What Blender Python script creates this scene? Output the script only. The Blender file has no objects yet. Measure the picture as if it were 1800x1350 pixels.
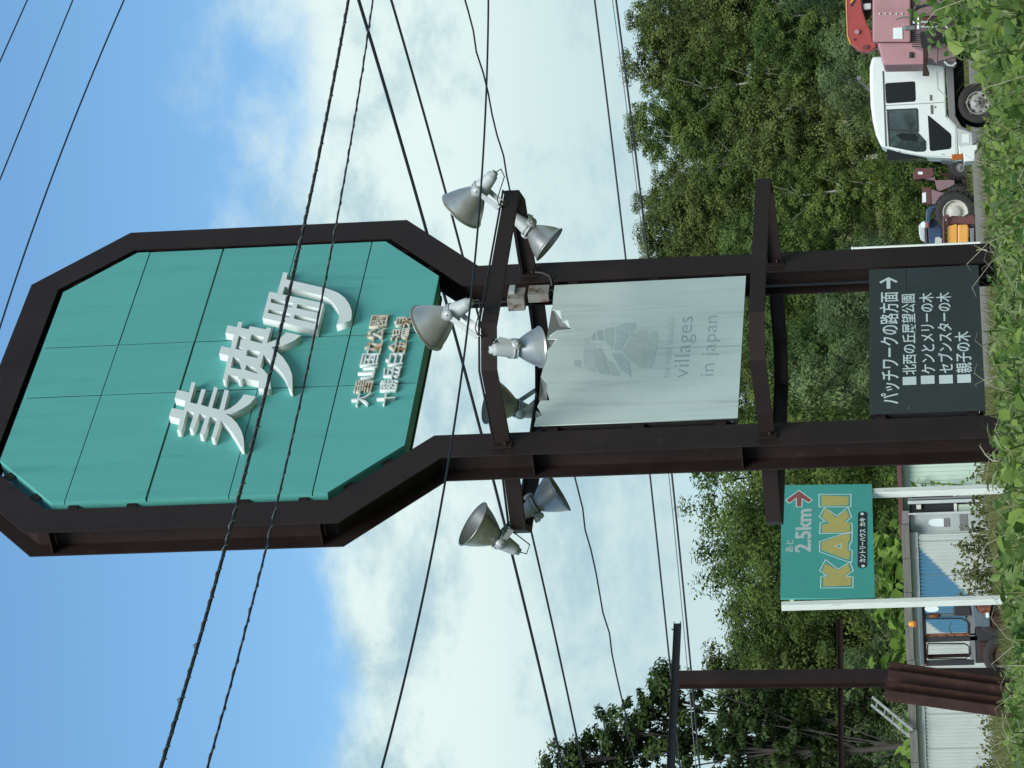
import bpy, bmesh, math, random
import numpy as np
from mathutils import Vector, Matrix
random.seed(7); RNG = np.random.default_rng(7)
SC = bpy.context.scene
COL = SC.collection
# ------------------------------------------------------------------ camera
EYE = 0.85
FPX = 5660.0                                   # focal length for a frame 1800 wide
PITCH, ROLL = math.radians(7.859), math.radians(-2.243)
F_ = Vector((0, math.cos(PITCH), math.sin(PITCH)))
R_ = Vector((1, 0, 0)); U_ = R_.cross(F_)
R2 = math.cos(ROLL) * R_ + math.sin(ROLL) * U_
U2 = -math.sin(ROLL) * R_ + math.cos(ROLL) * U_
cam_data = bpy.data.cameras.new('camera'); cam = bpy.data.objects.new('camera', cam_data); COL.objects.link(cam)
# the photograph was taken with the phone held sideways: the sky is on the left of the frame
mw = Matrix((-U2, R2, -F_)).transposed().to_4x4(); mw.translation = Vector((0, 0, EYE))
cam.matrix_world = mw
cam_data.sensor_fit = 'HORIZONTAL'; cam_data.sensor_width = 36.0; cam_data.lens = FPX / 1800 * 36
cam_data.clip_start = 0.1; cam_data.clip_end = 8000
SC.camera = cam
# ------------------------------------------------------------------ sky
SUN_AZ, SUN_EL = math.radians(181), math.radians(46)     # azimuth from +Y towards +X
world = bpy.data.worlds.new('World'); SC.world = world; world.use_nodes = True
nt = world.node_tree; nt.nodes.clear()
def wn(t, **k):
    n = nt.nodes.new(t)
    for a, v in k.items(): setattr(n, a, v)
    return n
def wl(a, b): nt.links.new(a, b)
sky = wn('ShaderNodeTexSky', sky_type='NISHITA', sun_disc=False, sun_elevation=SUN_EL, sun_rotation=SUN_AZ, altitude=200, air_density=1.0, dust_density=1.2, ozone_density=2.0)
tc = wn('ShaderNodeTexCoord'); sep = wn('ShaderNodeSeparateXYZ'); wl(tc.outputs['Generated'], sep.inputs[0])
def wmath(op, a, b=None, c=None, clamp=False):
    n = wn('ShaderNodeMath', operation=op, use_clamp=clamp)
    for i, v in enumerate((a, b, c)):
        if v is None: continue
        if isinstance(v, (int, float)): n.inputs[i].default_value = v
        else: wl(v, n.inputs[i])
    return n.outputs[0]
def wnoise(scale, detail, rough, off, stretch=(1, 1, 1), dist=0.0):
    mp = wn('ShaderNodeMapping'); mp.inputs['Location'].default_value = off; mp.inputs['Scale'].default_value = stretch
    wl(tc.outputs['Generated'], mp.inputs[0])
    n = wn('ShaderNodeTexNoise'); n.inputs['Scale'].default_value = scale; n.inputs['Detail'].default_value = detail
    n.inputs['Roughness'].default_value = rough; n.inputs['Distortion'].default_value = dist
    wl(mp.outputs[0], n.inputs['Vector']); return n.outputs['Fac']
def wsmooth(v, a, b):
    n = wn('ShaderNodeMapRange', interpolation_type='SMOOTHSTEP'); wl(v, n.inputs[0])
    n.inputs[1].default_value = a; n.inputs[2].default_value = b; return n.outputs[0]
n1 = wnoise(8.5, 9, 0.58, (1.8, 2.4, 6.8), (1, 1, 1.25), 0.25)
n2 = wnoise(20, 9, 0.62, (7.7, 2.2, 5.4), (1, 1, 1.5), 0.15)
n3 = wnoise(3.2, 6, 0.6, (1.3, 8.8, 2.0))
low = wmath('MULTIPLY', wmath('SUBTRACT', wmath('MULTIPLY_ADD', wmath('MAXIMUM', wmath('MINIMUM', sep.outputs['X'], 0.12), -0.12), 0.14, 0.214), sep.outputs['Z']), 4.0)     # banks of cloud towards the horizon
low = wmath('MINIMUM', low, 0.26)
high = wmath('MULTIPLY', wsmooth(sep.outputs['Z'], 0.34, 0.6), 0.26)          # broken cloud overhead
cov = wmath('ADD', wmath('ADD', wmath('ADD', wmath('MULTIPLY', n1, 1.0), low), high), 0.02)
mask = wsmooth(cov, 0.50, 0.72)
mask = wmath('MULTIPLY', mask, 0.94)
shade = wsmooth(wmath('ADD', wmath('MULTIPLY', n2, 0.72), wmath('MULTIPLY', n3, 0.28)), 0.375, 0.55)
shade = wmath('MULTIPLY', shade, wmath('MULTIPLY_ADD', wsmooth(sep.outputs['Z'], 0.09, 0.17), 0.55, 0.45))
SKY_STR = 0.1
cl = wn('ShaderNodeMix', data_type='RGBA'); wl(shade, cl.inputs[0])
cl.inputs[6].default_value = (2.75, 3.95, 4.4, 1); cl.inputs[7].default_value = (5.3, 6.2, 5.85, 1)
tint = wn('ShaderNodeMix', data_type='RGBA', blend_type='MULTIPLY'); tint.inputs[0].default_value = 1
wl(sky.outputs[0], tint.inputs[6]); tint.inputs[7].default_value = (0.615, 0.845, 0.94, 1)
mx = wn('ShaderNodeMix', data_type='RGBA'); wl(mask, mx.inputs[0]); wl(tint.outputs[2], mx.inputs[6]); wl(cl.outputs[2], mx.inputs[7])
bg = wn('ShaderNodeBackground'); bg.inputs['Strength'].default_value = SKY_STR; wl(mx.outputs[2], bg.inputs['Color'])
wo = wn('ShaderNodeOutputWorld'); wl(bg.outputs[0], wo.inputs[0])
# ------------------------------------------------------------------ sun behind thin cloud
sd = bpy.data.lights.new('sun', 'SUN'); sd.energy = 2.7; sd.angle = math.radians(32); sd.color = (1.0, 0.96, 0.9)
so = bpy.data.objects.new('sun', sd); COL.objects.link(so)
sdir = Vector((math.sin(SUN_AZ) * math.cos(SUN_EL), math.cos(SUN_AZ) * math.cos(SUN_EL), math.sin(SUN_EL)))
so.rotation_euler = sdir.to_track_quat('Z', 'Y').to_euler(); so.location = sdir * 60
SC.view_settings.view_transform = 'Standard'; SC.view_settings.look = 'None'; SC.view_settings.exposure = 0.63; SC.view_settings.gamma = 1.0
SC.view_settings.use_curve_mapping = False
SC.cycles.max_bounces = 6; SC.cycles.transparent_max_bounces = 8; SC.cycles.use_denoising = True

# ------------------------------------------------------------------ helpers
def ray(x, y):
    u, v = 1350 - y, x
    return F_ + R2 * ((u - 675) / FPX) - U2 * ((v - 900) / FPX)
def at(x, y, Y):
    """world point seen at (x, y) of the 1800x1350 photograph, Y metres away"""
    r = ray(x, y); p = r * (Y / r.y); return Vector((p.x, p.y, p.z + EYE))
def tag(o, label=None, cat=None, group=None, kind=None):
    if label: o['label'] = label
    if cat: o['category'] = cat
    if group: o['group'] = group
    if kind: o['kind'] = kind
    return o
def empty(name, loc=(0, 0, 0), rz=0.0, label=None, cat=None, group=None):
    o = bpy.data.objects.new(name, None); COL.objects.link(o); o.location = loc; o.rotation_euler = (0, 0, rz)
    o.empty_display_size = 0.2
    return tag(o, label, cat, group)
def link(name, me, mat=None, parent=None):
    o = bpy.data.objects.new(name, me); COL.objects.link(o)
    if mat is not None and not me.materials: me.materials.append(mat)
    if parent: o.parent = parent
    return o
class MB:
    """collects shapes and links them as one mesh"""
    def __init__(s): s.v = []; s.f = []; s.sm = []
    def add(s, vs, fs, smooth=False):
        b = len(s.v); s.v += [tuple(v) for v in vs]; s.f += [tuple(i + b for i in f) for f in fs]; s.sm += [smooth] * len(fs); return s
    def box(s, a, b, M=None):
        (x0, y0, z0), (x1, y1, z1) = a, b
        vs = [Vector(p) for p in ((x0,y0,z0),(x1,y0,z0),(x1,y1,z0),(x0,y1,z0),(x0,y0,z1),(x1,y0,z1),(x1,y1,z1),(x0,y1,z1))]
        if M is not None: vs = [M @ v for v in vs]
        return s.add(vs, [(0,3,2,1),(4,5,6,7),(0,1,5,4),(1,2,6,5),(2,3,7,6),(3,0,4,7)])
    def prism(s, pts, y0, y1):
        """outline in (x, z), pushed from y0 (front) to y1 (back)"""
        n = len(pts)
        area = sum(pts[i][0] * pts[(i+1) % n][1] - pts[(i+1) % n][0] * pts[i][1] for i in range(n))
        if area < 0: pts = pts[::-1]
        vs = [(p[0], y0, p[1]) for p in pts] + [(p[0], y1, p[1]) for p in pts]
        fs = [tuple(range(n)), tuple(range(2*n-1, n-1, -1))] + [(i, i+n, (i+1) % n + n, (i+1) % n) for i in range(n)]
        return s.add(vs, fs)
    def loft(s, rings, cap=True, smooth=True, closed=True):
        n = len(rings[0]); vs = [p for r in rings for p in r]; fs = []
        for k in range(len(rings) - 1):
            for i in range(n if closed else n - 1):
                j = (i + 1) % n
                fs.append((k*n+i, k*n+j, (k+1)*n+j, (k+1)*n+i))
        s.add(vs, fs, smooth)
        if cap and closed:
            s.add(rings[0], [tuple(range(n))[::-1]]); s.add(rings[-1], [tuple(range(n))])
        return s
    def tube(s, path, r, n=8, cap=True):
        path = [Vector(p) for p in path]; m = len(path); rs = r if isinstance(r, (list, tuple)) else [r] * m
        rings = []; ref = None
        for i, p in enumerate(path):
            t = (path[min(i+1, m-1)] - path[max(i-1, 0)]).normalized()
            if ref is None:
                ref = t.orthogonal().normalized()
            else:
                ref = (ref - t * ref.dot(t)).normalized()
            b = t.cross(ref)
            rings.append([p + (ref * math.cos(a) + b * math.sin(a)) * rs[i] for a in (2*math.pi*k/n for k in range(n))])
        return s.loft(rings, cap)
    def lathe(s, prof, M=Matrix(), n=24, cap=False):
        rings = [[M @ Vector((r*math.cos(2*math.pi*k/n), r*math.sin(2*math.pi*k/n), z)) for k in range(n)] for r, z in prof]
        return s.loft(rings, cap)
    def bar(s, a, b, w, h, up=(0, 0, 1)):
        """rectangular bar from a to b, w across, h along up"""
        a, b = Vector(a), Vector(b); t = (b - a).normalized(); u = Vector(up); u = (u - t * u.dot(t)).normalized(); r = t.cross(u)
        M = Matrix((r, t, u)).transposed().to_4x4(); M.translation = a
        return s.box((-w/2, 0, -h/2), (w/2, (b - a).length, h/2), M)
    def ibeam(s, a, b, w, h, tf, tw, up=(0, 0, 1)):
        """H section from a to b: flanges w wide stacked h apart along up"""
        a, b = Vector(a), Vector(b); t = (b - a).normalized(); u = Vector(up); u = (u - t * u.dot(t)).normalized(); r = t.cross(u); L = (b - a).length
        M = Matrix((r, t, u)).transposed().to_4x4(); M.translation = a
        s.box((-w/2, 0, h/2 - tf), (w/2, L, h/2), M); s.box((-w/2, 0, -h/2), (w/2, L, -h/2 + tf), M)
        return s.box((-tw/2, 0.002, -h/2 + tf), (tw/2, L - 0.002, h/2 - tf), M)
    def build(s, name, mat, parent=None, bevel=0.0, seg=2, loc=None):
        me = bpy.data.meshes.new(name); me.from_pydata(s.v, [], s.f)
        if any(s.sm): me.polygons.foreach_set('use_smooth', s.sm)
        if bevel:
            bm = bmesh.new(); bm.from_mesh(me); bmesh.ops.remove_doubles(bm, verts=bm.verts, dist=1e-5)
            es = [e for e in bm.edges if len(e.link_faces) == 2 and e.calc_face_angle(0) > 0.45]
            bmesh.ops.bevel(bm, geom=es, offset=bevel, segments=seg, profile=0.6, affect='EDGES', clamp_overlap=True)
            bm.to_mesh(me); bm.free()
        me.update()
        o = link(name, me, mat, parent)
        if loc is not None: o.location = loc
        return o
def np_mesh(name, V, F, mat, parent=None, col=None, smooth=False):
    """mesh from numpy arrays; F is (n, k)"""
    me = bpy.data.meshes.new(name); V = np.asarray(V, np.float32); F = np.asarray(F, np.int32); k = F.shape[1]
    me.vertices.add(len(V)); me.vertices.foreach_set('co', V.ravel())
    me.loops.add(F.size); me.loops.foreach_set('vertex_index', F.ravel())
    me.polygons.add(len(F)); me.polygons.foreach_set('loop_start', np.arange(0, F.size, k, dtype=np.int32)); me.polygons.foreach_set('loop_total', np.full(len(F), k, np.int32))
    if col is not None:
        at_ = me.attributes.new('tone', 'FLOAT', 'POINT'); at_.data.foreach_set('value', np.asarray(col, np.float32))
    if smooth: me.polygons.foreach_set('use_smooth', np.ones(len(F), bool))
    me.update(); me.validate()
    return link(name, me, mat, parent)
# ------------------------------------------------------------------ materials
def lin(r, g, b):
    f = lambda c: (c/255/12.92 if c/255 <= .04045 else ((c/255+.055)/1.055)**2.4)
    return (f(r), f(g), f(b), 1)
def mat(name, col, rough=0.6, metal=0.0, var=0.15, scale=3.0, stretch=(1, 1, 1), col2=None, f2=(0.5, 0.7), s2=2.0, bump=0.0, bscale=40.0, spec=0.5, detail=6):
    """painted or bare surface with uneven colour, a second (dirt, rust, fading) colour and fine relief"""
    m = bpy.data.materials.new(name); m.use_nodes = True; t = m.node_tree; b = t.nodes['Principled BSDF']
    L = t.links.new
    tcn = t.nodes.new('ShaderNodeTexCoord'); mp = t.nodes.new('ShaderNodeMapping'); mp.inputs['Scale'].default_value = stretch; L(tcn.outputs['Object'], mp.inputs[0])
    n = t.nodes.new('ShaderNodeTexNoise'); n.inputs['Scale'].default_value = scale; n.inputs['Detail'].default_value = detail; n.inputs['Roughness'].default_value = 0.62; L(mp.outputs[0], n.inputs['Vector'])
    r = t.nodes.new('ShaderNodeMapRange'); L(n.outputs['Fac'], r.inputs[0]); r.inputs[1].default_value = 0.25; r.inputs[2].default_value = 0.75; r.inputs[3].default_value = 1 - var; r.inputs[4].default_value = 1 + var
    mu = t.nodes.new('ShaderNodeVectorMath'); mu.operation = 'SCALE'; mu.inputs[0].default_value = col[:3]; L(r.outputs[0], mu.inputs['Scale'])
    out = mu.outputs[0]
    if col2 is not None:
        n2 = t.nodes.new('ShaderNodeTexNoise'); n2.inputs['Scale'].default_value = s2; n2.inputs['Detail'].default_value = 8; n2.inputs['Roughness'].default_value = 0.65; L(mp.outputs[0], n2.inputs['Vector'])
        r2 = t.nodes.new('ShaderNodeMapRange'); r2.interpolation_type = 'SMOOTHSTEP'; L(n2.outputs['Fac'], r2.inputs[0]); r2.inputs[1].default_value = f2[0]; r2.inputs[2].default_value = f2[1]
        mxn = t.nodes.new('ShaderNodeMix'); mxn.data_type = 'RGBA'; L(r2.outputs[0], mxn.inputs[0]); L(out, mxn.inputs[6]); mxn.inputs[7].default_value = col2; out = mxn.outputs[2]
    L(out, b.inputs['Base Color'])
    b.inputs['Metallic'].default_value = metal; b.inputs['Specular IOR Level'].default_value = spec
    rr = t.nodes.new('ShaderNodeMapRange'); L(n.outputs['Fac'], rr.inputs[0]); rr.inputs[3].default_value = max(0, rough - 0.12); rr.inputs[4].default_value = min(1, rough + 0.12); L(rr.outputs[0], b.inputs['Roughness'])
    if bump:
        nb = t.nodes.new('ShaderNodeTexNoise'); nb.inputs['Scale'].default_value = bscale; nb.inputs['Detail'].default_value = 4; L(tcn.outputs['Object'], nb.inputs['Vector'])
        bu = t.nodes.new('ShaderNodeBump'); bu.inputs['Strength'].default_value = bump; bu.inputs['Distance'].default_value = 0.02; L(nb.outputs['Fac'], bu.inputs['Height']); L(bu.outputs[0], b.inputs['Normal'])
    return m
def leafmat(name, dark, light, trans=0.42, rough=0.65, hue=0.0, spec=0.12):
    m = bpy.data.materials.new(name); m.use_nodes = True; t = m.node_tree; b = t.nodes['Principled BSDF']; L = t.links.new
    a = t.nodes.new('ShaderNodeAttribute'); a.attribute_name = 'tone'
    oi = t.nodes.new('ShaderNodeObjectInfo')
    ad = t.nodes.new('ShaderNodeMath'); ad.operation = 'MULTIPLY_ADD'; L(oi.outputs['Random'], ad.inputs[0]); ad.inputs[1].default_value = hue; L(a.outputs['Fac'], ad.inputs[2])
    su = t.nodes.new('ShaderNodeMath'); su.operation = 'SUBTRACT'; su.use_clamp = True; L(ad.outputs[0], su.inputs[0]); su.inputs[1].default_value = hue / 2
    mxn = t.nodes.new('ShaderNodeMix'); mxn.data_type = 'RGBA'; L(su.outputs[0], mxn.inputs[0]); mxn.inputs[6].default_value = dark; mxn.inputs[7].default_value = light
    L(mxn.outputs[2], b.inputs['Base Color']); b.inputs['Roughness'].default_value = rough; b.inputs['Specular IOR Level'].default_value = spec
    tr = t.nodes.new('ShaderNodeBsdfTranslucent'); L(mxn.outputs[2], tr.inputs['Color'])
    ms = t.nodes.new('ShaderNodeMixShader'); ms.inputs[0].default_value = trans; L(b.outputs[0], ms.inputs[1]); L(tr.outputs[0], ms.inputs[2])
    L(ms.outputs[0], t.nodes['Material Output'].inputs['Surface'])
    return m
M = {}
M['steel'] = mat('brown_painted_steel', (0.0215, 0.0142, 0.0132, 1), 0.6, var=0.32, scale=1.6, col2=(0.042, 0.024, 0.019, 1), f2=(0.58, 0.76), s2=5, spec=0.2, bump=0.05)
M['rust'] = mat('rusty_dark_steel', (0.040, 0.020, 0.016, 1), 0.8, var=0.3, scale=6, col2=(0.075, 0.033, 0.02, 1), f2=(0.5, 0.75), s2=9, bump=0.2, bscale=60, spec=0.25)
M['rust2'] = mat('orange_rust', (0.21, 0.085, 0.045, 1), 0.85, var=0.35, scale=9, col2=(0.07, 0.03, 0.02, 1), f2=(0.45, 0.6), s2=14, bump=0.3, spec=0.2)
M['black'] = mat('black_paint', (0.012, 0.012, 0.015, 1), 0.6, var=0.2)
M['teal'] = mat('teal_enamel_panel', (0.095, 0.375, 0.338, 1), 0.5, var=0.07, scale=1.4, stretch=(2.5, 1, 0.3), col2=(0.066, 0.275, 0.248, 1), f2=(0.52, 0.80), s2=2.6, spec=0.3)
def sheet_variation(m, amt):
    t = m.node_tree; b = t.nodes['Principled BSDF']; L = t.links.new; src = b.inputs['Base Color'].links[0].from_socket
    oi = t.nodes.new('ShaderNodeObjectInfo'); r = t.nodes.new('ShaderNodeMapRange'); L(oi.outputs['Random'], r.inputs[0]); r.inputs[3].default_value = 1 - amt; r.inputs[4].default_value = 1 + amt
    v = t.nodes.new('ShaderNodeVectorMath'); v.operation = 'SCALE'; L(src, v.inputs[0]); L(r.outputs[0], v.inputs['Scale']); L(v.outputs[0], b.inputs['Base Color'])
sheet_variation(M['teal'], .035)
M['joint'] = mat('dark_joint', (0.012, 0.05, 0.045, 1), 0.8)
M['letter'] = mat('white_letter_board', (0.66, 0.72, 0.69, 1), 0.55, var=0.05, scale=6, col2=(0.5, 0.53, 0.5, 1), f2=(0.62, 0.85), s2=9, bump=0.04)
M['letter_rust'] = mat('rust_stained_letter', (0.58, 0.56, 0.47, 1), 0.75, var=0.12, scale=9, col2=(0.34, 0.215, 0.10, 1), f2=(0.46, 0.60), s2=8)
M['board'] = mat('faded_white_board', (0.50, 0.60, 0.565, 1), 0.5, var=0.06, scale=1.5, stretch=(3, 1, 0.3), col2=(0.385, 0.465, 0.435, 1), f2=(0.48, 0.75), s2=2.0, spec=0.35, bump=0.35, bscale=2.2)  # streak colour: rain stains, and shading of the creases put into the tone
M['flap'] = mat('shaded_torn_film', (0.15, 0.165, 0.155, 1), 0.6, var=0.2)  # shade on the curled flaps is put into this darker grey
M['fade'] = mat('faded_grey_print', (0.28, 0.355, 0.36, 1), 0.6, var=0.25, scale=30, stretch=(1, 1, 4))
for k, c in enumerate([(0.37, 0.46, 0.44), (0.41, 0.50, 0.47), (0.38, 0.48, 0.475), (0.42, 0.505, 0.46), (0.33, 0.42, 0.415)]):
    M['patch%d' % k] = mat('faded_patch', (*c, 1), 0.6, var=0.12, scale=26, stretch=(1, 1, [5, .3, 1, .25, 2][k]))
M['dark_board'] = mat('charcoal_board', (0.032, 0.043, 0.041, 1), 0.6, var=0.12, scale=2, col2=(0.045, 0.055, 0.06, 1), f2=(0.5, 0.8), s2=2.2, spec=0.3)
M['print'] = mat('white_print', (0.62, 0.72, 0.69, 1), 0.6, var=0.06, scale=12)
M['box_rust'] = mat('grey_box_with_rust_streaks', (0.22, 0.215, 0.19, 1), 0.7, var=0.25, scale=6, col2=(0.10, 0.05, 0.03, 1), f2=(0.52, 0.62), s2=5)
M['alu'] = mat('weathered_aluminium', (0.40, 0.41, 0.385, 1), 0.33, metal=0.62, var=0.18, scale=5, col2=(0.24, 0.23, 0.19, 1), f2=(0.50, 0.80), s2=6, bump=0.03)
M['alu_in'] = mat('dulled_reflector_inside', (0.30, 0.31, 0.29, 1), 0.5, metal=0.5, var=0.15)
M['zinc'] = mat('zinc_grey', (0.40, 0.43, 0.42, 1), 0.5, metal=0.25, var=0.12, scale=8, col2=(0.2, 0.18, 0.15, 1), f2=(0.6, 0.8), s2=12)
M['cable'] = mat('black_cable', (0.012, 0.016, 0.022, 1), 0.55, var=0.2)
M['cable_blue'] = mat('dark_blue_wire', (0.012, 0.025, 0.055, 1), 0.5, var=0.1)
M['wrap'] = mat('grey_wrap_wire', (0.13, 0.14, 0.14, 1), 0.6)
M['kaki'] = mat('green_sign_face', (0.047, 0.30, 0.255, 1), 0.55, var=0.05, scale=2, col2=(0.055, 0.27, 0.24, 1), f2=(0.5, 0.8), s2=3)
M['mustard'] = mat('mustard_print', (0.40, 0.36, 0.11, 1), 0.6, var=0.06, scale=6)
M['palegrey'] = mat('pale_grey_print', (0.40, 0.47, 0.45, 1), 0.6, var=0.1, scale=20)
M['redprint'] = mat('faded_red_print', (0.23, 0.07, 0.06, 1), 0.6, var=0.3, scale=4)
M['blackprint'] = mat('black_print', (0.012, 0.016, 0.018, 1), 0.6)
M['whitewood'] = mat('white_painted_wood', (0.68, 0.73, 0.67, 1), 0.65, var=0.14, scale=4, stretch=(6, 6, 0.5), col2=(0.33, 0.34, 0.29, 1), f2=(0.52, 0.74), s2=4)
M['white'] = mat('white_vehicle_paint', (0.64, 0.70, 0.67, 1), 0.36, var=0.05, scale=2, col2=(0.47, 0.48, 0.42, 1), f2=(0.58, 0.82), s2=3)
M['glass'] = mat('dark_tinted_glass', (0.008, 0.010, 0.012, 1), 0.08, var=0.1, spec=0.35)
M['glass2'] = mat('dusty_side_glass', (0.055, 0.080, 0.078, 1), 0.10, var=0.6, scale=4, col2=(0.02, 0.03, 0.03, 1), f2=(0.45, 0.6), s2=3, spec=0.4)
M['grey'] = mat('grey_plastic', (0.14, 0.145, 0.145, 1), 0.6, var=0.12)
M['lgrey'] = mat('light_grey_paint', (0.42, 0.46, 0.45, 1), 0.5, var=0.1, col2=(0.3, 0.31, 0.29, 1), f2=(0.55, 0.8), s2=4)
M['rubber'] = mat('tyre_rubber', (0.022, 0.021, 0.020, 1), 0.85, var=0.25, scale=10, bump=0.1)
M['rim'] = mat('silver_wheel_rim', (0.27, 0.28, 0.275, 1), 0.6, metal=0.1, var=0.25, scale=9)
M['pink'] = mat('sun_faded_pink_paint', (0.36, 0.195, 0.20, 1), 0.65, var=0.1, scale=2.5, col2=(0.28, 0.16, 0.155, 1), f2=(0.5, 0.8), s2=3)
M['red'] = mat('red_machine_paint', (0.30, 0.045, 0.04, 1), 0.5, var=0.12, scale=4, col2=(0.17, 0.03, 0.03, 1), f2=(0.55, 0.8), s2=5)
M['maroon'] = mat('dull_maroon_paint', (0.105, 0.035, 0.033, 1), 0.7, var=0.2, scale=4, col2=(0.05, 0.025, 0.025, 1), f2=(0.5, 0.75), s2=5)
M['mauve'] = mat('faded_and_shaded_mauve', (0.19, 0.125, 0.135, 1), 0.7, var=0.15)
M['orange'] = mat('orange_lens', (0.35, 0.10, 0.02, 1), 0.3, var=0.1)
M['amber'] = mat('amber_beacon_lens', (0.60, 0.27, 0.02, 1), 0.25, var=0.1)
M['dull_white'] = mat('dull_cream_wheel_paint', (0.42, 0.42, 0.36, 1), 0.7, var=0.2, scale=5, col2=(0.2, 0.17, 0.12, 1), f2=(0.5, 0.75), s2=4)
M['yellow'] = mat('yellow_orange_hood', (0.62, 0.30, 0.055, 1), 0.45, var=0.08, scale=4)
M['blue'] = mat('dark_blue_paint', (0.02, 0.05, 0.10, 1), 0.45, var=0.2, scale=5, col2=(0.12, 0.17, 0.22, 1), f2=(0.55, 0.75), s2=5)
M['bluegrey'] = mat('blue_grey_paint', (0.075, 0.105, 0.12, 1), 0.6, var=0.2, scale=5)
M['siding'] = mat('pale_green_siding', (0.42, 0.55, 0.44, 1), 0.6, var=0.05, scale=2)
M['roof'] = mat('weathered_roof_edge', (0.13, 0.13, 0.115, 1), 0.85, var=0.35, scale=5, stretch=(0.4, 1, 4), bump=0.2)
M['offwhite'] = mat('aged_white_board', (0.46, 0.49, 0.44, 1), 0.75, var=0.12, scale=3, stretch=(0.5, 1, 3), col2=(0.25, 0.25, 0.2, 1), f2=(0.55, 0.75), s2=5)
M['door'] = mat('grey_white_door_sheet', (0.33, 0.37, 0.35, 1), 0.5, var=0.12, scale=1.5)
M['bark'] = mat('grey_bark', (0.045, 0.040, 0.033, 1), 0.9, var=0.35, scale=6, stretch=(1, 1, 0.3), bump=0.4, bscale=18)
M['birch'] = mat('pale_birch_bark', (0.40, 0.38, 0.33, 1), 0.85, var=0.2, scale=5, stretch=(1, 1, 4), col2=(0.07, 0.06, 0.05, 1), f2=(0.6, 0.7), s2=6)
M['stem'] = mat('green_plant_stem', (0.09, 0.15, 0.05, 1), 0.7, var=0.2)
M['drystem'] = mat('dry_pale_stem', (0.32, 0.31, 0.22, 1), 0.8, var=0.2)
M['dirt'] = mat('dark_soil', (0.035, 0.035, 0.02, 1), 0.95, var=0.3, scale=2)
# corrugated cladding: paint follows the 'tone' attribute of its sheet
def painted_sheet():
    m = mat('corrugated_white_steel', (0.43, 0.475, 0.435, 1), 0.5, var=0.08, scale=2, col2=(0.3, 0.31, 0.26, 1), f2=(0.6, 0.8), s2=2)
    t = m.node_tree; b = t.nodes['Principled BSDF']; L = t.links.new; src = b.inputs['Base Color'].links[0].from_socket
    a = t.nodes.new('ShaderNodeAttribute'); a.attribute_name = 'tone'
    mxn = t.nodes.new('ShaderNodeMix'); mxn.data_type = 'RGBA'; L(a.outputs['Fac'], mxn.inputs[0]); L(src, mxn.inputs[6]); mxn.inputs[7].default_value = (0.065, 0.19, 0.29, 1); L(mxn.outputs[2], b.inputs['Base Color'])
    return m
M['corr'] = painted_sheet()
# foliage
M['leaf_mid'] = leafmat('mid_green_leaves', (0.0493, 0.0963, 0.0246, 1), (0.1624, 0.2464, 0.0672, 1), hue=0.5)
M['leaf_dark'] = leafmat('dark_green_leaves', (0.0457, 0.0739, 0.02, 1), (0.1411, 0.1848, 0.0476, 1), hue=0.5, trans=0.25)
M['leaf_grey'] = leafmat('grey_green_willow_leaves', (0.0784, 0.1299, 0.0515, 1), (0.224, 0.3024, 0.1254, 1), hue=0.5)
M['leaf_olive'] = leafmat('olive_green_leaves', (0.0538, 0.0986, 0.0224, 1), (0.168, 0.233, 0.056, 1), hue=0.5)
M['leaf_lime'] = leafmat('fresh_green_broad_leaves', (0.085, 0.165, 0.028, 1), (0.225, 0.350, 0.070, 1), hue=0.3, trans=0.45)
M['leaf_lone'] = leafmat('dark_broadleaf_leaves', (0.024, 0.048, 0.014, 1), (0.090, 0.140, 0.042, 1), trans=0.35)
M['leaf_vine'] = leafmat('foreground_vine_leaves', (0.045, 0.108, 0.018, 1), (0.265, 0.370, 0.080, 1), hue=0.4, trans=0.4, rough=0.5, spec=0.3)
M['leaf_pale'] = leafmat('pale_grey_green_weed_leaves', (0.075, 0.12, 0.045, 1), (0.24, 0.30, 0.13, 1), trans=0.35)
M['leaf_weed'] = leafmat('dull_weed_leaves', (0.05, 0.07, 0.018, 1), (0.14, 0.155, 0.05, 1), trans=0.3)
M['grass'] = leafmat('mixed_grass', (0.08, 0.125, 0.028, 1), (0.24, 0.23, 0.10, 1), trans=0.35)
def ground_mat():
    m = mat('grassy_field', (0.10, 0.135, 0.045, 1), 0.95, var=0.35, scale=0.7, col2=(0.17, 0.165, 0.085, 1), f2=(0.42, 0.65), s2=0.35, bump=0.4, bscale=25, spec=0.1)
    return m
M['ground'] = ground_mat()
M['gravel'] = mat('grey_gravel', (0.20, 0.195, 0.165, 1), 0.95, var=0.4, scale=14, col2=(0.12, 0.125, 0.07, 1), f2=(0.5, 0.7), s2=1.2, bump=0.6, bscale=30, spec=0.1)
M['hill'] = mat('forest_floor', (0.022, 0.032, 0.012, 1), 0.95, var=0.4, scale=0.6, bump=0.3, spec=0.1)
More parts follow.
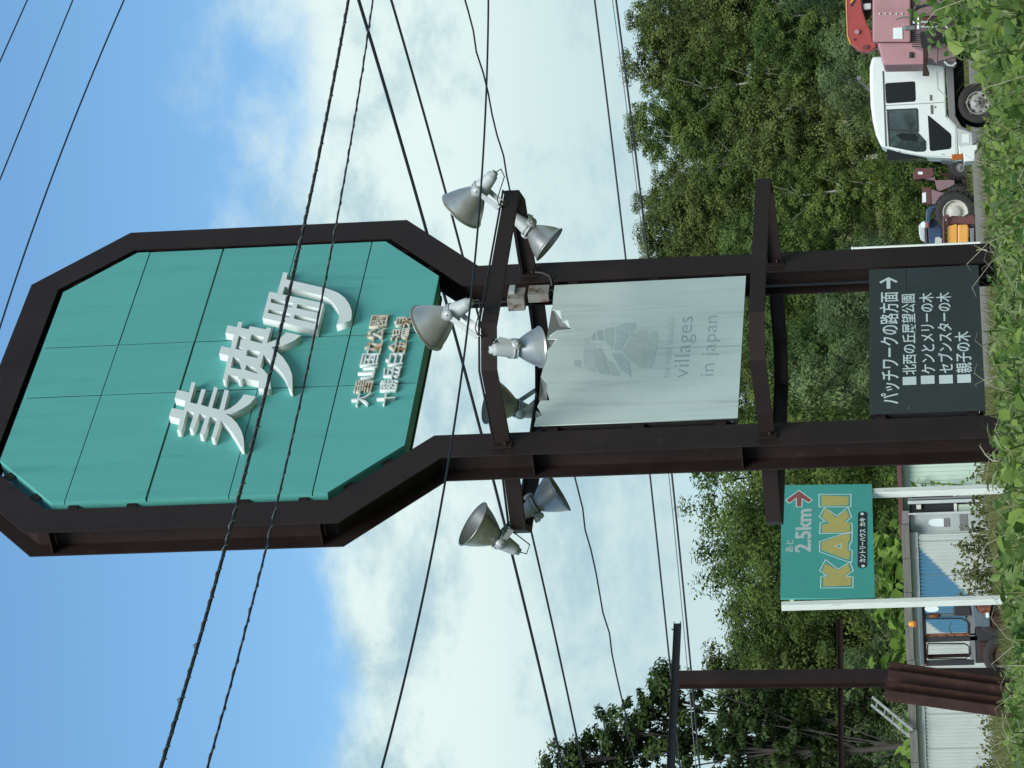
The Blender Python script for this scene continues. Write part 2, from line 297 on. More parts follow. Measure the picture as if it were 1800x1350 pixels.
# measured outlines of the lettering and boards, in metres on the faces of the two signs
D = {"bi":[[[-0.503,8.199],[-0.641,8.2],[-0.693,8.087],[-0.85,8.073],[-0.803,8.199],[-0.938,8.201],[-0.994,8.084],[-1.167,8.082],[-1.184,8.033],[-0.86,8.04],[-0.905,7.963],[-1.155,7.965],[-1.163,7.919],[-0.918,7.91],[-0.961,7.843],[-1.253,7.849],[-1.275,7.803],[-0.969,7.8],[-1.017,7.726],[-1.312,7.729],[-1.334,7.684],[-1.041,7.685],[-1.15,7.602],[-1.258,7.534],[-1.385,7.468],[-1.487,7.421],[-1.503,7.385],[-1.332,7.421],[-1.216,7.462],[-1.098,7.521],[-1.002,7.587],[-0.94,7.654],[-0.938,7.615],[-0.912,7.563],[-0.858,7.504],[-0.784,7.447],[-0.67,7.409],[-0.622,7.531],[-0.695,7.547],[-0.785,7.584],[-0.85,7.63],[-0.883,7.681],[-0.548,7.689],[-0.532,7.734],[-0.861,7.73],[-0.829,7.804],[-0.5,7.805],[-0.473,7.844],[-0.811,7.844],[-0.772,7.922],[-0.519,7.92],[-0.505,7.963],[-0.755,7.962],[-0.724,8.036],[-0.392,8.041],[-0.379,8.082],[-0.556,8.077]]],
"ei":[[[0.589,7.892],[0.546,7.793],[0.643,7.794],[0.631,7.751],[0.534,7.749],[0.5,7.669],[0.555,7.662],[0.487,7.494],[0.52,7.487],[0.505,7.445],[0.243,7.446],[0.274,7.392],[0.303,7.34],[0.351,7.31],[0.419,7.283],[0.354,7.126],[0.275,7.174],[0.219,7.234],[0.181,7.29],[0.167,7.391],[0.088,7.326],[-0.015,7.248],[-0.167,7.169],[-0.321,7.112],[-0.482,7.085],[-0.588,7.069],[-0.554,7.105],[-0.435,7.144],[-0.304,7.204],[-0.191,7.277],[-0.095,7.347],[0.039,7.446],[-0.169,7.447],[-0.226,7.401],[-0.337,7.334],[-0.446,7.302],[-0.552,7.288],[-0.534,7.407],[-0.416,7.42],[-0.346,7.588],[-0.394,7.596],[-0.359,7.635],[-0.325,7.635],[-0.282,7.741],[-0.389,7.735],[-0.36,7.78],[0.049,7.793],[0.096,7.893],[0.225,7.892],[0.177,7.792],[0.415,7.8],[0.457,7.892]],[[0.394,7.746],[0.349,7.667],[0.311,7.67],[0.331,7.717],[0.187,7.711],[0.168,7.669],[0.132,7.669],[0.166,7.746]],[[0.407,7.623],[0.35,7.491],[0.239,7.492],[0.302,7.622]],[[0.142,7.621],[0.093,7.491],[-0.016,7.495],[0.039,7.62]],[[0.026,7.745],[-0.023,7.678],[-0.201,7.624],[-0.161,7.738]],[[-0.124,7.587],[-0.17,7.509],[-0.287,7.447],[-0.204,7.592]]],
"cho_field":[[[1.17,7.565],[0.913,6.977],[0.425,6.973],[0.697,7.561]],[[1.042,7.525],[0.935,7.288],[0.86,7.288],[0.97,7.522]],[[0.847,7.52],[0.742,7.286],[0.677,7.291],[0.781,7.521]],[[0.918,7.243],[0.818,7.011],[0.744,7.014],[0.846,7.245]],[[0.729,7.243],[0.621,7.015],[0.556,7.019],[0.658,7.243]]],
"cho_hook":[[[1.527,7.479],[1.511,7.432],[1.389,7.428],[1.199,7.014],[1.151,6.933],[1.094,6.857],[1.0,6.781],[0.882,6.72],[0.757,6.68],[0.655,6.666],[0.589,6.666],[0.514,6.798],[0.624,6.789],[0.726,6.803],[0.809,6.829],[0.916,6.889],[1.003,6.952],[1.051,7.005],[1.258,7.424],[1.114,7.426],[1.143,7.482]]],
"small":[[[-0.71,6.403],[0.63,6.397]],[[-0.708,6.162],[0.606,6.157]]],
"tear":[[1.182,4.722],[0.979,4.718],[0.747,4.708],[0.716,4.627],[0.51,4.594],[0.558,4.546],[0.432,4.513],[0.377,4.463],[0.375,4.629],[0.236,4.714],[0.225,4.617],[0.126,4.654],[0.013,4.713]],
"tear2":[[-0.007,4.711],[-0.131,4.707],[-0.408,4.723],[-0.51,4.658],[-0.647,4.647],[-0.804,4.606],[-0.802,4.695],[-0.893,4.715],[-1.04,4.653],[-1.084,4.71],[-1.206,4.719]],
"flap":[[[0.807,4.716],[0.602,4.625],[0.451,4.529],[0.421,4.47],[0.413,4.635],[0.312,4.73]],[[-0.463,4.665],[-0.4,4.727],[-0.747,4.717],[-0.76,4.639]],[[0.281,4.613],[0.281,4.727],[0.099,4.732],[0.053,4.708],[0.17,4.655]],[[-0.995,4.655],[-0.923,4.727],[-1.037,4.728]]],
"white_corners":[[1.205,2.844],[-1.205,2.841]],
"seam":[[0.011,4.695],[-0.018,2.857]],
"logo":[[[0.23,4.289],[0.305,4.273],[0.296,4.255],[0.173,4.243],[0.175,4.272]],[[0.288,4.246],[0.34,4.229],[0.341,4.188],[0.16,4.165],[0.163,4.212]],[[0.359,4.174],[0.398,4.083],[0.274,4.067],[0.017,4.071],[0.049,4.098],[0.174,4.158]],[[0.396,4.062],[0.453,3.988],[0.457,3.878],[0.351,3.867],[0.233,3.924],[0.011,3.986],[0.008,4.053],[0.227,4.051]],[[0.263,3.909],[0.316,3.844],[0.315,3.755],[0.25,3.736],[0.009,3.758],[-0.269,3.834],[-0.222,3.879],[-0.043,3.974],[0.112,3.933]],[[0.294,3.719],[0.298,3.66],[0.198,3.646],[-0.237,3.661],[-0.324,3.681],[-0.329,3.822],[-0.226,3.812],[0.023,3.742]],[[0.05,4.213],[0.04,4.182],[-0.145,4.119],[-0.25,4.108],[-0.423,4.067],[-0.394,4.161],[-0.287,4.21],[-0.137,4.225]],[[-0.176,4.109],[-0.193,4.066],[-0.452,3.965],[-0.446,4.049],[-0.295,4.097]],[[-0.058,4.074],[-0.065,3.981],[-0.22,3.896],[-0.474,3.86],[-0.334,3.973]],[[0.188,4.346],[0.09,4.245],[0.043,4.229],[-0.376,4.217],[-0.294,4.332],[-0.009,4.348]],[[-0.138,4.423],[-0.158,4.354],[-0.277,4.354],[-0.258,4.414]]],
"villages":[-0.515,0.523,3.282,3.472],
"injapan":[-0.502,0.518,3.052,3.208],
"themost":[-0.518,0.52,3.507,3.587],
"r1":[-1.078,0.797,1.368,1.548],
"arrow":[0.858,1.062,1.376,1.55],
"r2":[-0.617,0.747,1.206,1.343],
"b2":[-0.782,-0.651,1.217,1.341],
"r3":[-0.612,0.754,1.036,1.173],
"b3":[-0.777,-0.643,1.051,1.175],
"r4":[-0.61,0.75,0.872,1.013],
"b4":[-0.783,-0.646,0.884,1.009],
"r5":[-0.622,0.064,0.706,0.853],
"b5":[-0.781,-0.647,0.72,0.844],
"dark":[[1.217,1.652],[1.211,0.595],[-1.225,0.606],[-1.206,1.644]],
"kaki_o":[-2.588,48.0,0.0],
"kaki":{"panel":[[1.564,3.562],[1.511,2.187],[-1.278,2.147],[-1.225,3.515]],
"K1":[[-1.005,2.92],[-0.757,2.896]],
"arrow":[[1.399,3.292],[1.151,3.093],[1.09,3.14],[1.208,3.245],[0.994,3.247],[0.998,3.317],[1.226,3.326],[1.098,3.43],[1.173,3.479]],
"km":[[-0.126,3.316],[-0.139,3.074],[0.933,3.336],[0.932,3.09]],
"ato":[[-0.119,3.461],[-0.125,3.347],[0.178,3.468],[0.172,3.353]],
"I":[[1.009,2.945],[1.266,2.948],[1.208,2.537],[0.986,2.539]],
"K2":[[0.331,2.927],[0.317,2.513],[0.557,2.515],[0.562,2.612],[0.689,2.522],[0.876,2.567],[0.687,2.723],[0.947,2.884],[0.712,2.932],[0.547,2.816],[0.528,2.933]],
"A":[[-0.095,2.931],[0.085,2.934],[0.263,2.618],[0.27,2.513],[0.102,2.512],[0.09,2.534],[-0.115,2.545],[-0.168,2.511],[-0.347,2.513],[-0.331,2.575]],
"Ah":[[-0.024,2.717],[0.031,2.648],[-0.064,2.647]],
"K1p":[[-0.969,2.893],[-0.972,2.487],[-0.777,2.488],[-0.747,2.588],[-0.638,2.499],[-0.447,2.536],[-0.604,2.678],[-0.43,2.869],[-0.605,2.913],[-0.736,2.804],[-0.757,2.896]],
"outline_I":[[0.966,2.987],[1.301,2.992],[1.273,2.497],[0.939,2.496]],
"oK2":[[0.295,2.971],[0.587,2.962],[0.604,2.896],[0.728,2.984],[0.961,2.9],[0.739,2.708],[0.955,2.543],[0.687,2.482],[0.56,2.573],[0.542,2.478],[0.307,2.473],[0.288,2.61]],
"oA":[[-0.145,2.965],[0.113,2.968],[0.288,2.61],[0.307,2.473],[0.087,2.476],[0.011,2.507],[-0.104,2.514],[-0.132,2.471],[-0.425,2.474],[-0.394,2.575]],
"oK1":[[-1.017,2.942],[-0.73,2.935],[-0.721,2.858],[-0.603,2.959],[-0.323,2.873],[-0.566,2.682],[-0.398,2.505],[-0.628,2.453],[-0.748,2.557],[-0.766,2.457],[-1.033,2.456]],
"pill":[[-0.568,2.392],[-0.575,2.253],[0.82,2.259],[0.827,2.401]],
"dots":[[-0.521,2.317],[0.758,2.333]],
"country":[[-0.43,2.371],[-0.435,2.273],[0.38,2.373],[0.375,2.282]],
"kaki_s":[[0.444,2.368],[0.439,2.274],[0.667,2.369],[0.663,2.29]],
"postL":[[-1.278,1.726],[-1.401,1.727]],
"postR":[[1.469,1.702],[1.302,1.704]]}}
# ------------------------------------------------------------------ flat outlines and lettering
DG = bpy.context.evaluated_depsgraph_get
def curve_mesh(name, cu, fix):
    o = bpy.data.objects.new('tmp', cu); COL.objects.link(o)
    me = bpy.data.meshes.new_from_object(o.evaluated_get(DG()))
    bpy.data.objects.remove(o); bpy.data.curves.remove(cu); me.name = name; me.materials.clear()
    co = np.empty(len(me.vertices) * 3, np.float32); me.vertices.foreach_get('co', co); co = co.reshape(-1, 3)
    me.vertices.foreach_set('co', fix(co).astype(np.float32).ravel()); me.update()
    return me
def plate(name, loops, y0, y1, m, parent):
    """flat board cut to outlines in (x, z), holes allowed; front at y0, back at y1"""
    cu = bpy.data.curves.new('tmp', 'CURVE'); cu.dimensions = '2D'; cu.fill_mode = 'BOTH'; cu.extrude = (y1 - y0) / 2
    for lp in loops:
        s = cu.splines.new('POLY'); s.points.add(len(lp) - 1)
        for p, q in zip(s.points, lp): p.co = (q[0], q[1], 0, 1)
        s.use_cyclic_u = True
    ym = (y0 + y1) / 2
    me = curve_mesh(name, cu, lambda c: np.stack([c[:, 0], ym - c[:, 2], c[:, 1]], 1))
    return link(name, me, m, parent)
def text(name, body, rect, y, m, parent, bold=0.0, depth=0.001, keep=False, shear=0.0):
    """lettering standing in the x-z plane, fitted to rect (x0, x1, z0, z1); front at y - depth"""
    cu = bpy.data.curves.new('tmp', 'FONT'); cu.body = body; cu.extrude = depth / 2; cu.offset = bold; cu.resolution_u = 3; cu.shear = shear
    x0, x1, z0, z1 = rect
    def fix(c):
        a, b = c[:, :2].min(0), c[:, :2].max(0)
        sx = (x1 - x0) / (b[0] - a[0]); sz = (z1 - z0) / (b[1] - a[1])
        if keep: sx = sz
        return np.stack([x0 + (c[:, 0] - a[0]) * sx, y - depth / 2 - c[:, 2], z0 + (c[:, 1] - a[1]) * sz], 1)
    return link(name, curve_mesh(name, cu, fix), m, parent)
def lerp2(a, b, t): return (a[0] + (b[0] - a[0]) * t, a[1] + (b[1] - a[1]) * t)
def clip(poly, a, b, c):
    """keep the part of poly where a*x + b*z <= c"""
    out = []
    for i in range(len(poly)):
        p, q = poly[i], poly[(i + 1) % len(poly)]; dp = a * p[0] + b * p[1] - c; dq = a * q[0] + b * q[1] - c
        if dp <= 0: out.append(p)
        if dp * dq < 0: out.append(lerp2(p, q, dp / (dp - dq)))
    return out
# ------------------------------------------------------------------ the town sign
YAW = math.radians(55.77)
SX, SY = 0.49 * math.cos(YAW), 30 + 0.49 * math.sin(YAW)
sign = empty('town_sign', (SX, SY, 0), YAW, 'tall brown steel town sign with a teal octagonal panel on two columns', 'sign')
def sw(x, y, z):
    """sign coordinates to world"""
    return Vector((SX + x * math.cos(YAW) - y * math.sin(YAW), SY + x * math.sin(YAW) + y * math.cos(YAW), z))
OUT = [(1.625, -0.3), (1.628, 5.525), (2.572, 6.36), (2.572, 9.265), (1.641, 10.122)]
INN = [(1.287, -0.3), (1.283, 5.643), (2.23, 6.49), (2.235, 9.145), (1.524, 9.82)]
TF, DEP = 0.014, 0.28
def hseg(name, o0, o1, i0, i1):
    mb = MB()
    mb.prism([o0, o1, i1, i0], 0, TF); mb.prism([o0, o1, i1, i0], DEP - TF, DEP)
    w = lambda a, b: [lerp2(a, b, .482), lerp2(a, b, .518)]
    p, q = w(o0, i0), w(o1, i1)
    mb.prism([p[0], q[0], q[1], p[1]], TF, DEP - TF)
    return mb
names = ['column', 'frame_beam', 'frame_beam', 'frame_beam']
for sg in (-1, 1):
    for k in range(4):
        fl = lambda p: (sg * p[0], p[1])
        mb = hseg(names[k], fl(OUT[k]), fl(OUT[k+1]), fl(INN[k]), fl(INN[k+1]))
        o = mb.build(names[k], M['steel'], sign)
        if k == 0:
            for z in (4.71, 2.80):
                for a, b in ((1.61, 1.47), (1.444, 1.30)):
                    MB().box((sg*a if sg > 0 else -a, TF, z - .006), (sg*b, DEP - TF, z + .006)).build('stiffener', M['steel'], o)
        if k == 2:
            for z in (6.55, 9.05):
                MB().box((sg*2.56, TF, z - .006), (sg*2.42, DEP - TF, z + .006)).build('stiffener', M['steel'], o)
hseg('frame_beam', (-1.641, 10.122), (1.641, 10.122), (-1.524, 9.82), (1.524, 9.82)).build('frame_beam', M['steel'], sign)
# octagonal panel: eighteen sheets over a core
OCT = [(2.142, 6.525), (2.142, 9.105), (1.445, 9.745), (-1.445, 9.745), (-2.142, 9.105), (-2.142, 6.525), (-1.44, 5.90), (1.44, 5.90)]
pan = empty('octagon_panel', (0, 0, 0)); pan.parent = sign
inset = lambda k: [(x * (1 - k / 2.1), 7.82 + (z - 7.82) * (1 - k / 1.9)) for x, z in OCT]
MB().prism(inset(.004), .0215, .19).build('panel_core', M['teal'], pan)
MB().prism(inset(.03), -.0100, -.0092).build('joint_strip', M['joint'], pan)
xs = [-2.3, -0.427, 0.437, 2.3]; zs = [5.7, 6.664, 7.44, 8.207, 8.975, 9.9]
oedges = []
for i in range(8):
    p, q = OCT[i], OCT[(i + 1) % 8]; nx, nz = q[1] - p[1], -(q[0] - p[0]); l = math.hypot(nx, nz)
    oedges.append((nx / l, nz / l, (nx * p[0] + nz * p[1]) / l))
gz = [0, .006, .005, .010, .005, 0]
for i in range(3):
    for j in range(5):
        x0, x1 = xs[i] + .010, xs[i + 1] - .010; z0, z1 = zs[j] + gz[j], zs[j + 1] - gz[j + 1]
        poly = [(x0, z0), (x1, z0), (x1, z1), (x0, z1)]
        for a, b, c in oedges: poly = clip(poly, a, b, c)
        off = random.uniform(-.0025, .0025)
        MB().prism(poly, -.015 + off, .019).build('panel_sheet', M['teal'], pan)
for j, z in enumerate((5.955, 6.66, 7.44, 8.2, 8.97, 9.70)):
    w = 1.40 if j in (0, 5) else 2.1
    MB().bar((-w, .22, z), (w, .22, z), .05, .05).build('backing_rail', M['black'], sign)
MB().bar((-1.44, .24, 5.95), (1.44, .24, 5.95), .05, .10).build('backing_rail', M['black'], sign)
for x in (-1.3, -.43, .43, 1.3):
    MB().bar((x, .20, 5.97), (x, .20, 9.7), .05, .05, (0, 1, 0)).build('backing_rail', M['black'], sign)
for sg in (-1, 1):
    for z in (6.75, 7.3, 8.35, 8.9):
        MB().box((sg*2.24, .03, z - .045), (sg*2.06, .04, z + .045)).build('mounting_tab', M['steel'], sign)
    for t in (.25, .75):
        for A, B in (((1.445, 5.9), (2.142, 6.525)), ((2.142, 9.105), (1.445, 9.745))):
            c = lerp2(A, B, t); d = Vector((B[0] - A[0], B[1] - A[1])).normalized(); n = Vector((d.y, -d.x))
            p = [(c[0] + d.x*a + n.x*b, c[1] + d.y*a + n.y*b) for a, b in ((-.05, -.06), (.05, -.06), (.05, .11), (-.05, .11))]
            MB().prism([(sg*x, z) for x, z in p], .031, .04).build('mounting_tab', M['steel'], sign)
# the three large cut-out characters, one block each
LY0, LY1 = -.093, -.0155
for key, lab in (('bi', None), ('ei', None)):
    plate('letter', D[key], LY0, LY1, M['letter'], pan)
fld = plate('letter', D['cho_field'], LY0, LY1, M['letter'], pan)
plate('letter', D['cho_hook'], LY0 + .003, LY1, M['letter'], pan)
# two rows of small raised characters
for row, st, rusty in ((D['small'][0], '大雪山国立公園', (1, 4, 5, 6)), (D['small'][1], '十勝岳白金温泉', (4, 5, 6))):
    for i, ch in enumerate(st):
        c = lerp2(row[0], row[1], i / (len(st) - 1)); w = .098; h = .088
        o = text('letter', ch, (c[0] - w, c[0] + w, c[1] - h, c[1] + h), -.016, M['letter_rust'] if i in rusty else M['letter'], pan, bold=.010, depth=.032)
        if i in rusty: o['label'] = 'small raised character stained brown with rust'
# white board with a torn upper edge, two sheets
nb = empty('notice_board', (0, 0, 0)); nb.parent = sign
s_t, s_b = D['seam']
R = [(1.205, 2.843)] + [tuple(p) for p in D['tear']] + [(s_t[0] + .003, s_t[1]), (s_b[0] + .003, 2.843)]
Lf = [(s_b[0] - .003, 2.843), (s_t[0] - .003, s_t[1])] + [tuple(p) for p in D['tear2']] + [(-1.205, 2.843)]
plate('board_sheet', [R], -.013, -.004, M['board'], nb); plate('board_sheet', [Lf], -.0128, -.0035, M['board'], nb)
for i, f in enumerate(D['flap']):
    bm = MB(); n = len(f); cx = sum(p[0] for p in f) / n; cz = sum(p[1] for p in f) / n
    bm.add([(p[0], .006 + .02 * math.sin(7 * p[0] + i), p[1]) for p in f] + [(cx, .025, cz)], [(k, (k + 1) % n, n) for k in range(n)])
    bm.build('torn_flap', M['flap'], nb)
for a, b in (((-1.19, 2.87), (1.19, 2.87)), ((-1.17, 2.9), (-1.17, 4.66)), ((1.17, 2.9), (1.17, 4.66))):
    MB().bar((a[0], .035, a[1]), (b[0], .035, b[1]), .05, .05, (0, 0, 1) if a[1] == b[1] else (1, 0, 0)).build('board_batten', M['black'], nb)
MB().bar((-.004, .02, 2.9), (-.004, .02, 4.6), .03, .05, (1, 0, 0)).build('board_batten', M['board'], nb)
emb = empty('emblem', (0, 0, 0)); emb.parent = sign
for i, f in enumerate(D['logo']):
    plate('emblem_patch', [f], -.0136 - .00004 * i, -.0131 - .00004 * i, M['patch%d' % ((4, 4, 0, 2, 3, 1, 0, 1, 2, 1, 0)[i % 11] if i < 11 else 0)], emb)
text('print_line', 'the most beautiful', (-.515, .515, 3.505, 3.575), -.0134, M['patch0'], nb, bold=-.008, depth=.0006)
text('print_line', 'villages', D['villages'], -.0134, M['fade'], nb, bold=-.012, depth=.0006)
text('print_line', 'in japan', D['injapan'], -.0134, M['fade'], nb, bold=-.012, depth=.0006)
# lower direction board
db = empty('direction_board', (0, 0, 0)); db.parent = sign
MB().prism([(-1.215, .60), (1.213, .60), (1.213, 1.29), (-1.212, 1.29)], -.016, .0).build('board_sheet', M['dark_board'], db)
MB().prism([(-1.212, 1.294), (1.213, 1.294), (1.213, 1.648), (-1.21, 1.648)], -.0165, -.0005).build('board_sheet', M['dark_board'], db)
for a, b in (((-1.19, .63), (1.19, .63)), ((-1.17, .66), (-1.17, 1.6)), ((1.17, .66), (1.17, 1.6)), ((-1.19, 1.62), (1.19, 1.62))):
    MB().bar((a[0], .035, a[1]), (b[0], .035, b[1]), .05, .05, (0, 0, 1) if a[1] == b[1] else (1, 0, 0)).build('board_batten', M['black'], db)
for k, body in (('r1', 'パッチワークの路方面'), ('r2', '北西の丘展望公園'), ('r3', 'ケンとメリーの木'), ('r4', 'セブンスターの木'), ('r5', '親子の木')):
    x0, x1, z0, z1 = D[k]
    # each character fitted to its own cell, as the sign painter set them
    text('print_line', body, (x0, x1, z0, z1), -.0168, M['print'], db, bold=.009, depth=.0008)
x0, x1, z0, z1 = D['arrow']; zm = (z0 + z1) / 2
plate('arrow', [[(x0, zm + .018), (x1 - .05, zm + .018), (x1 - .105, z1 - .012), (x1 - .078, z1), (x1, zm), (x1 - .078, z0), (x1 - .105, z0 + .012), (x1 - .05, zm - .018), (x0, zm - .018)]], -.018, -.0169, M['print'], db)
for k in ('b2', 'b3', 'b4', 'b5'):
    x0, x1, z0, z1 = D[k]; MB().prism([(x0, z0), (x1, z0), (x1, z1), (x0, z1)], -.0172, -.0164).build('bullet', M['print'], db)
for sg in (-1, 1):
    for za, zb_ in ((2.86, 4.70), (.62, 1.63)):
        MB().box((sg*1.275 if sg < 0 else 1.165, .062, za), (-1.165 if sg < 0 else 1.275, .07, zb_)).build('side_filler', M['black'], sign)
for zz, w in ((1.55, 1), (.72, 1), (4.55, 1), (3.0, 1), (3.75, 1)):
    for sg in (-1, 1):
        MB().box((sg*1.30, .012, zz - .05), (sg*1.19, .022, zz + .05)).build('mounting_tab', M['steel'], sign)
# lamp arms: channels bent round in plan, in front of and behind the columns
PLAN = [(-1.455, 0.0), (-1.485, -.83), (-1.165, -1.13), (1.165, -1.13), (1.485, -.83), (1.455, 0.0)]
BACK = [(-1.455, 0.0), (-1.47, -.70), (-1.15, -.98), (1.15, -.98), (1.47, -.70), (1.455, 0.0)]
def arm(z, front, zo=0.0):
    o = empty('lamp_arm', (0, 0, 0)); o.parent = sign
    P = [Vector((x, (y if front else DEP - y), z + (zo if 0 < i < 5 else 0))) for i, (x, y) in enumerate(PLAN if front else BACK)]
    prof = [(0, -.07), (.06, -.07), (.06, -.06), (.009, -.06), (.009, .06), (.06, .06), (.06, .07), (0, .07)]
    for i in range(5):
        a, b = P[i], P[i + 1]
        def frame(k):
            d0 = (P[k] - P[k - 1]).normalized() if k > 0 else (P[1] - P[0]).normalized()
            d1 = (P[k + 1] - P[k]).normalized() if k < 5 else d0
            if k == 0: d0 = d1
            n0 = Vector((d0.y, -d0.x, 0)); n1 = Vector((d1.y, -d1.x, 0)); m = (n0 + n1).normalized(); return m / max(.5, m.dot(n1)) * (-1 if front else 1)
        rings = [[P[k] + frame(k) * u + Vector((0, 0, w)) for u, w in prof] for k in (i, i + 1)]
        MB().loft(rings, True, False).build('arm_channel', M['steel'], o)
    for k in (0, 5):
        x = P[k].x; y = P[k].y
        q = MB().box((x - .075, min(y, y + (-.02 if front else .02)) , z - .09), (x + .075, max(y, y + (-.02 if front else .02)), z + .09)).build('arm_plate', M['steel'], o)
        mb = MB()
        for dx in (-.04, .04): mb.lathe([(.0, -.03), (.016, -.03), (.016, 0)], Matrix.Translation((x + dx, y + (-.02 if front else .05), z - .03)) @ Matrix.Rotation(math.pi/2, 4, 'X').inverted(), 6)
        mb.build('bolt', M['steel'], q)
    return o, P
a1, P1 = arm(4.99, True, .03); a2, P2 = arm(4.95, False, .0); a3, P3 = arm(2.57, True, .03); a4, P4 = arm(2.575, False, .0)
# conduit clipped under the upper arms, and the junction boxes beside the right column
for a, P, s in ((a1, P1, 1), (a2, P2, -1)):
    pts = [p + Vector((0, 0, .086)) for p in P]
    MB().tube([pts[0] + Vector((.03, -.02 * s, 0))] + pts[1:5] + [pts[5] + Vector((-.03, -.02*s, 0))], .011, 6).build('conduit', M['black'], a)
MB().tube([(1.40, -.04, 4.93), (1.36, -.05, 4.85), (1.32, -.04, 4.78), (1.29, .0, 4.76), (1.25, .1, 4.76), (1.18, .13, 4.74)], .014, 8).build('conduit', M['black'], sign)
MB().tube([(1.25, .20, 5.60), (1.255, .20, 5.2), (1.255, .2, 4.72), (1.20, .18, 4.68)], .012, 6).build('conduit', M['black'], sign)
MB().box((1.06, .05, 5.02), (1.27, .19, 5.19)).build('junction_box', M['box_rust'], sign, bevel=.006)
MB().box((1.15, .02, 5.12), (1.28, .10, 5.18)).build('junction_box', M['zinc'], sign, bevel=.006)
MB().box((1.09, .03, 4.78), (1.27, .12, 4.985)).build('ballast_box', M['box_rust'], sign, bevel=.004)
MB().tube([(1.2, .05, 4.79), (1.15, .02, 4.74), (1.1, .06, 4.72), (1.12, .05, 4.62)], .008, 6).build('loose_wire', M['black'], sign)
MB().bar((1.295, .17, .1), (1.295, .17, 2.75), .025, .025, (1, 0, 0)).build('conduit', M['black'], sign)
# ------------------------------------------------------------------ floodlights
def floodlight(label, rim, axis, foot, lens=False, size=1.0, wire=None):
    """rim: centre of the opening, axis: way it shines, foot: where the bracket sits on its arm (world)"""
    ax = Vector(axis).normalized(); rim = Vector(rim); foot = Vector(foot)
    r0 = .232 * size; Ld = .27 * size
    base = rim - ax * Ld                                # neck of the bell
    root = empty('floodlight', base, 0, label, 'floodlight', 'floodlights on the lamp arms of the town sign')
    q = Vector((0, 0, 1)).rotation_difference(ax).to_matrix().to_4x4()
    prof = [(.07, -.01), (.085, .012), (.12, .06), (.158, .12), (.19, .18), (.215, .24), (.226, .262)]
    out = [(r * size, z * size) for r, z in prof]
    inn = [((r - .004) * size, z * size) for r, z in prof[::-1]]
    MB().lathe(out + [(.234*size, .264*size), (.234*size, .272*size), (.222*size, .272*size)], q, 36).build('reflector', M['alu'], root)
    MB().lathe([(.222*size, .270*size)] + inn + [(.001, .004)], q, 36).build('reflector_lining', M['alu_in'], root)
    MB().lathe([(.0005, .01), (.03, .02), (.045, .06), (.05, .10), (.04, .14), (.0005, .155)], q, 16).build('bulb', M['print'], root)
    MB().lathe([(.088, -.002), (.094, -.004), (.094, -.02), (.084, -.022), (.084, -.034), (.094, -.036), (.094, -.05), (.08, -.052)], q, 24).build('clamp_ring', M['zinc'], root)
    MB().lathe([(.082, -.05), (.078, -.08), (.058, -.20), (.052, -.225), (.036, -.235), (.034, -.26), (.0005, -.262)], q, 24).build('lamp_housing', M['lgrey'], root)
    # U bracket: two cheeks on the pivots, a foot on the arm
    fv = foot - base; side = ax.cross(fv)
    if side.length < .02: side = ax.orthogonal()
    side.normalize(); mb = MB()
    fdir = (fv - ax * fv.dot(ax)).normalized() if (fv - ax*fv.dot(ax)).length > .02 else fv.normalized()
    for sg in (-1, 1):
        a = side * (.118 * sg) - ax * .03; b = fv + side * (.085 * sg)
        t = (b - a).normalized()
        mb.bar(a - t * .03, b, .048, .009, side)
        mb.lathe([(.001, -.012), (.05, -.012), (.05, .012), (.001, .012)], Matrix.Translation(a) @ Vector((0, 0, 1)).rotation_difference(side).to_matrix().to_4x4(), 16)
        mb.lathe([(.001, -.022), (.012, -.022), (.012, .022), (.001, .022)], Matrix.Translation(a) @ Vector((0, 0, 1)).rotation_difference(side).to_matrix().to_4x4(), 8)
    mb.bar(fv - side * .087, fv + side * .087, .05, .010, fdir)
    mb.build('bracket', M['zinc'], root)
    p0 = -ax * .255; p3 = fv + side * .04
    path = [p0, p0 - ax * .07 + fdir * .02, p0 - ax * .06 + fdir * .10 + side * .05, p3 * .75 + p0 * .25 + side * .04, p3]
    MB().tube(path, .006, 6).build('lead_wire', M['cable'], root)
    return root
def pix(p):
    q = Vector((p.x, p.y, p.z - EYE)); w = q.dot(F_); return 900 - FPX * q.dot(U2) / w, 675 - FPX * q.dot(R2) / w
def on_arm(P, x, y, dz):
    """the point of an arm that lies nearest to where the bracket meets it"""
    best = None
    for a, b in zip(P[:-1], P[1:]):
        for k in range(41):
            p = a.lerp(b, k / 40); w = sw(p.x, p.y, p.z); u = pix(w); d = (u[0] - x) ** 2 + (u[1] - y) ** 2
            if best is None or d < best[0]: best = (d, w)
    return best[1] + Vector((0, 0, dz))
def fl(label, rx, ry, dy, axis, P, fx, fy, dz, **k):
    ft = on_arm(P, fx, fy, dz); floodlight(label, at(rx, ry, ft.y + dy), axis, ft, **k)
fl('large aluminium floodlight tilted upward at the right end of the front upper arm', 811, 371, .10, (-.62, .30, .66), P1, 893, 362, .075)
fl('large aluminium floodlight aimed up at the octagon, beside the small rust stained characters', 750, 577, .12, (-.42, .30, .84), P1, 862, 590, .075)
fl('floodlight half hidden behind the front upper arm, near the left column', 863, 706, -.12, (.28, -.45, .85), P2, 940, 692, .07)
fl('floodlight hanging below the front arm, aimed down at the torn white board', 949, 610, .16, (.02, .42, -.85), P1, 870, 602, -.07, size=.82)
fl('smaller floodlight hanging down outside the right column below the arm corner', 966, 430, -.05, (-.62, -.02, -.72), P1, 915, 388, -.07, size=.86)
fl('floodlight tilted up left of the left column with its opening turned toward the camera', 831, 921, -.10, (.54, -.36, .76), P2, 912, 925, .07)
fl('floodlight pointing down left of the left column, at the back arm', 982, 864, -.12, (.46, .02, -.82), P2, 925, 905, -.07, size=.92)
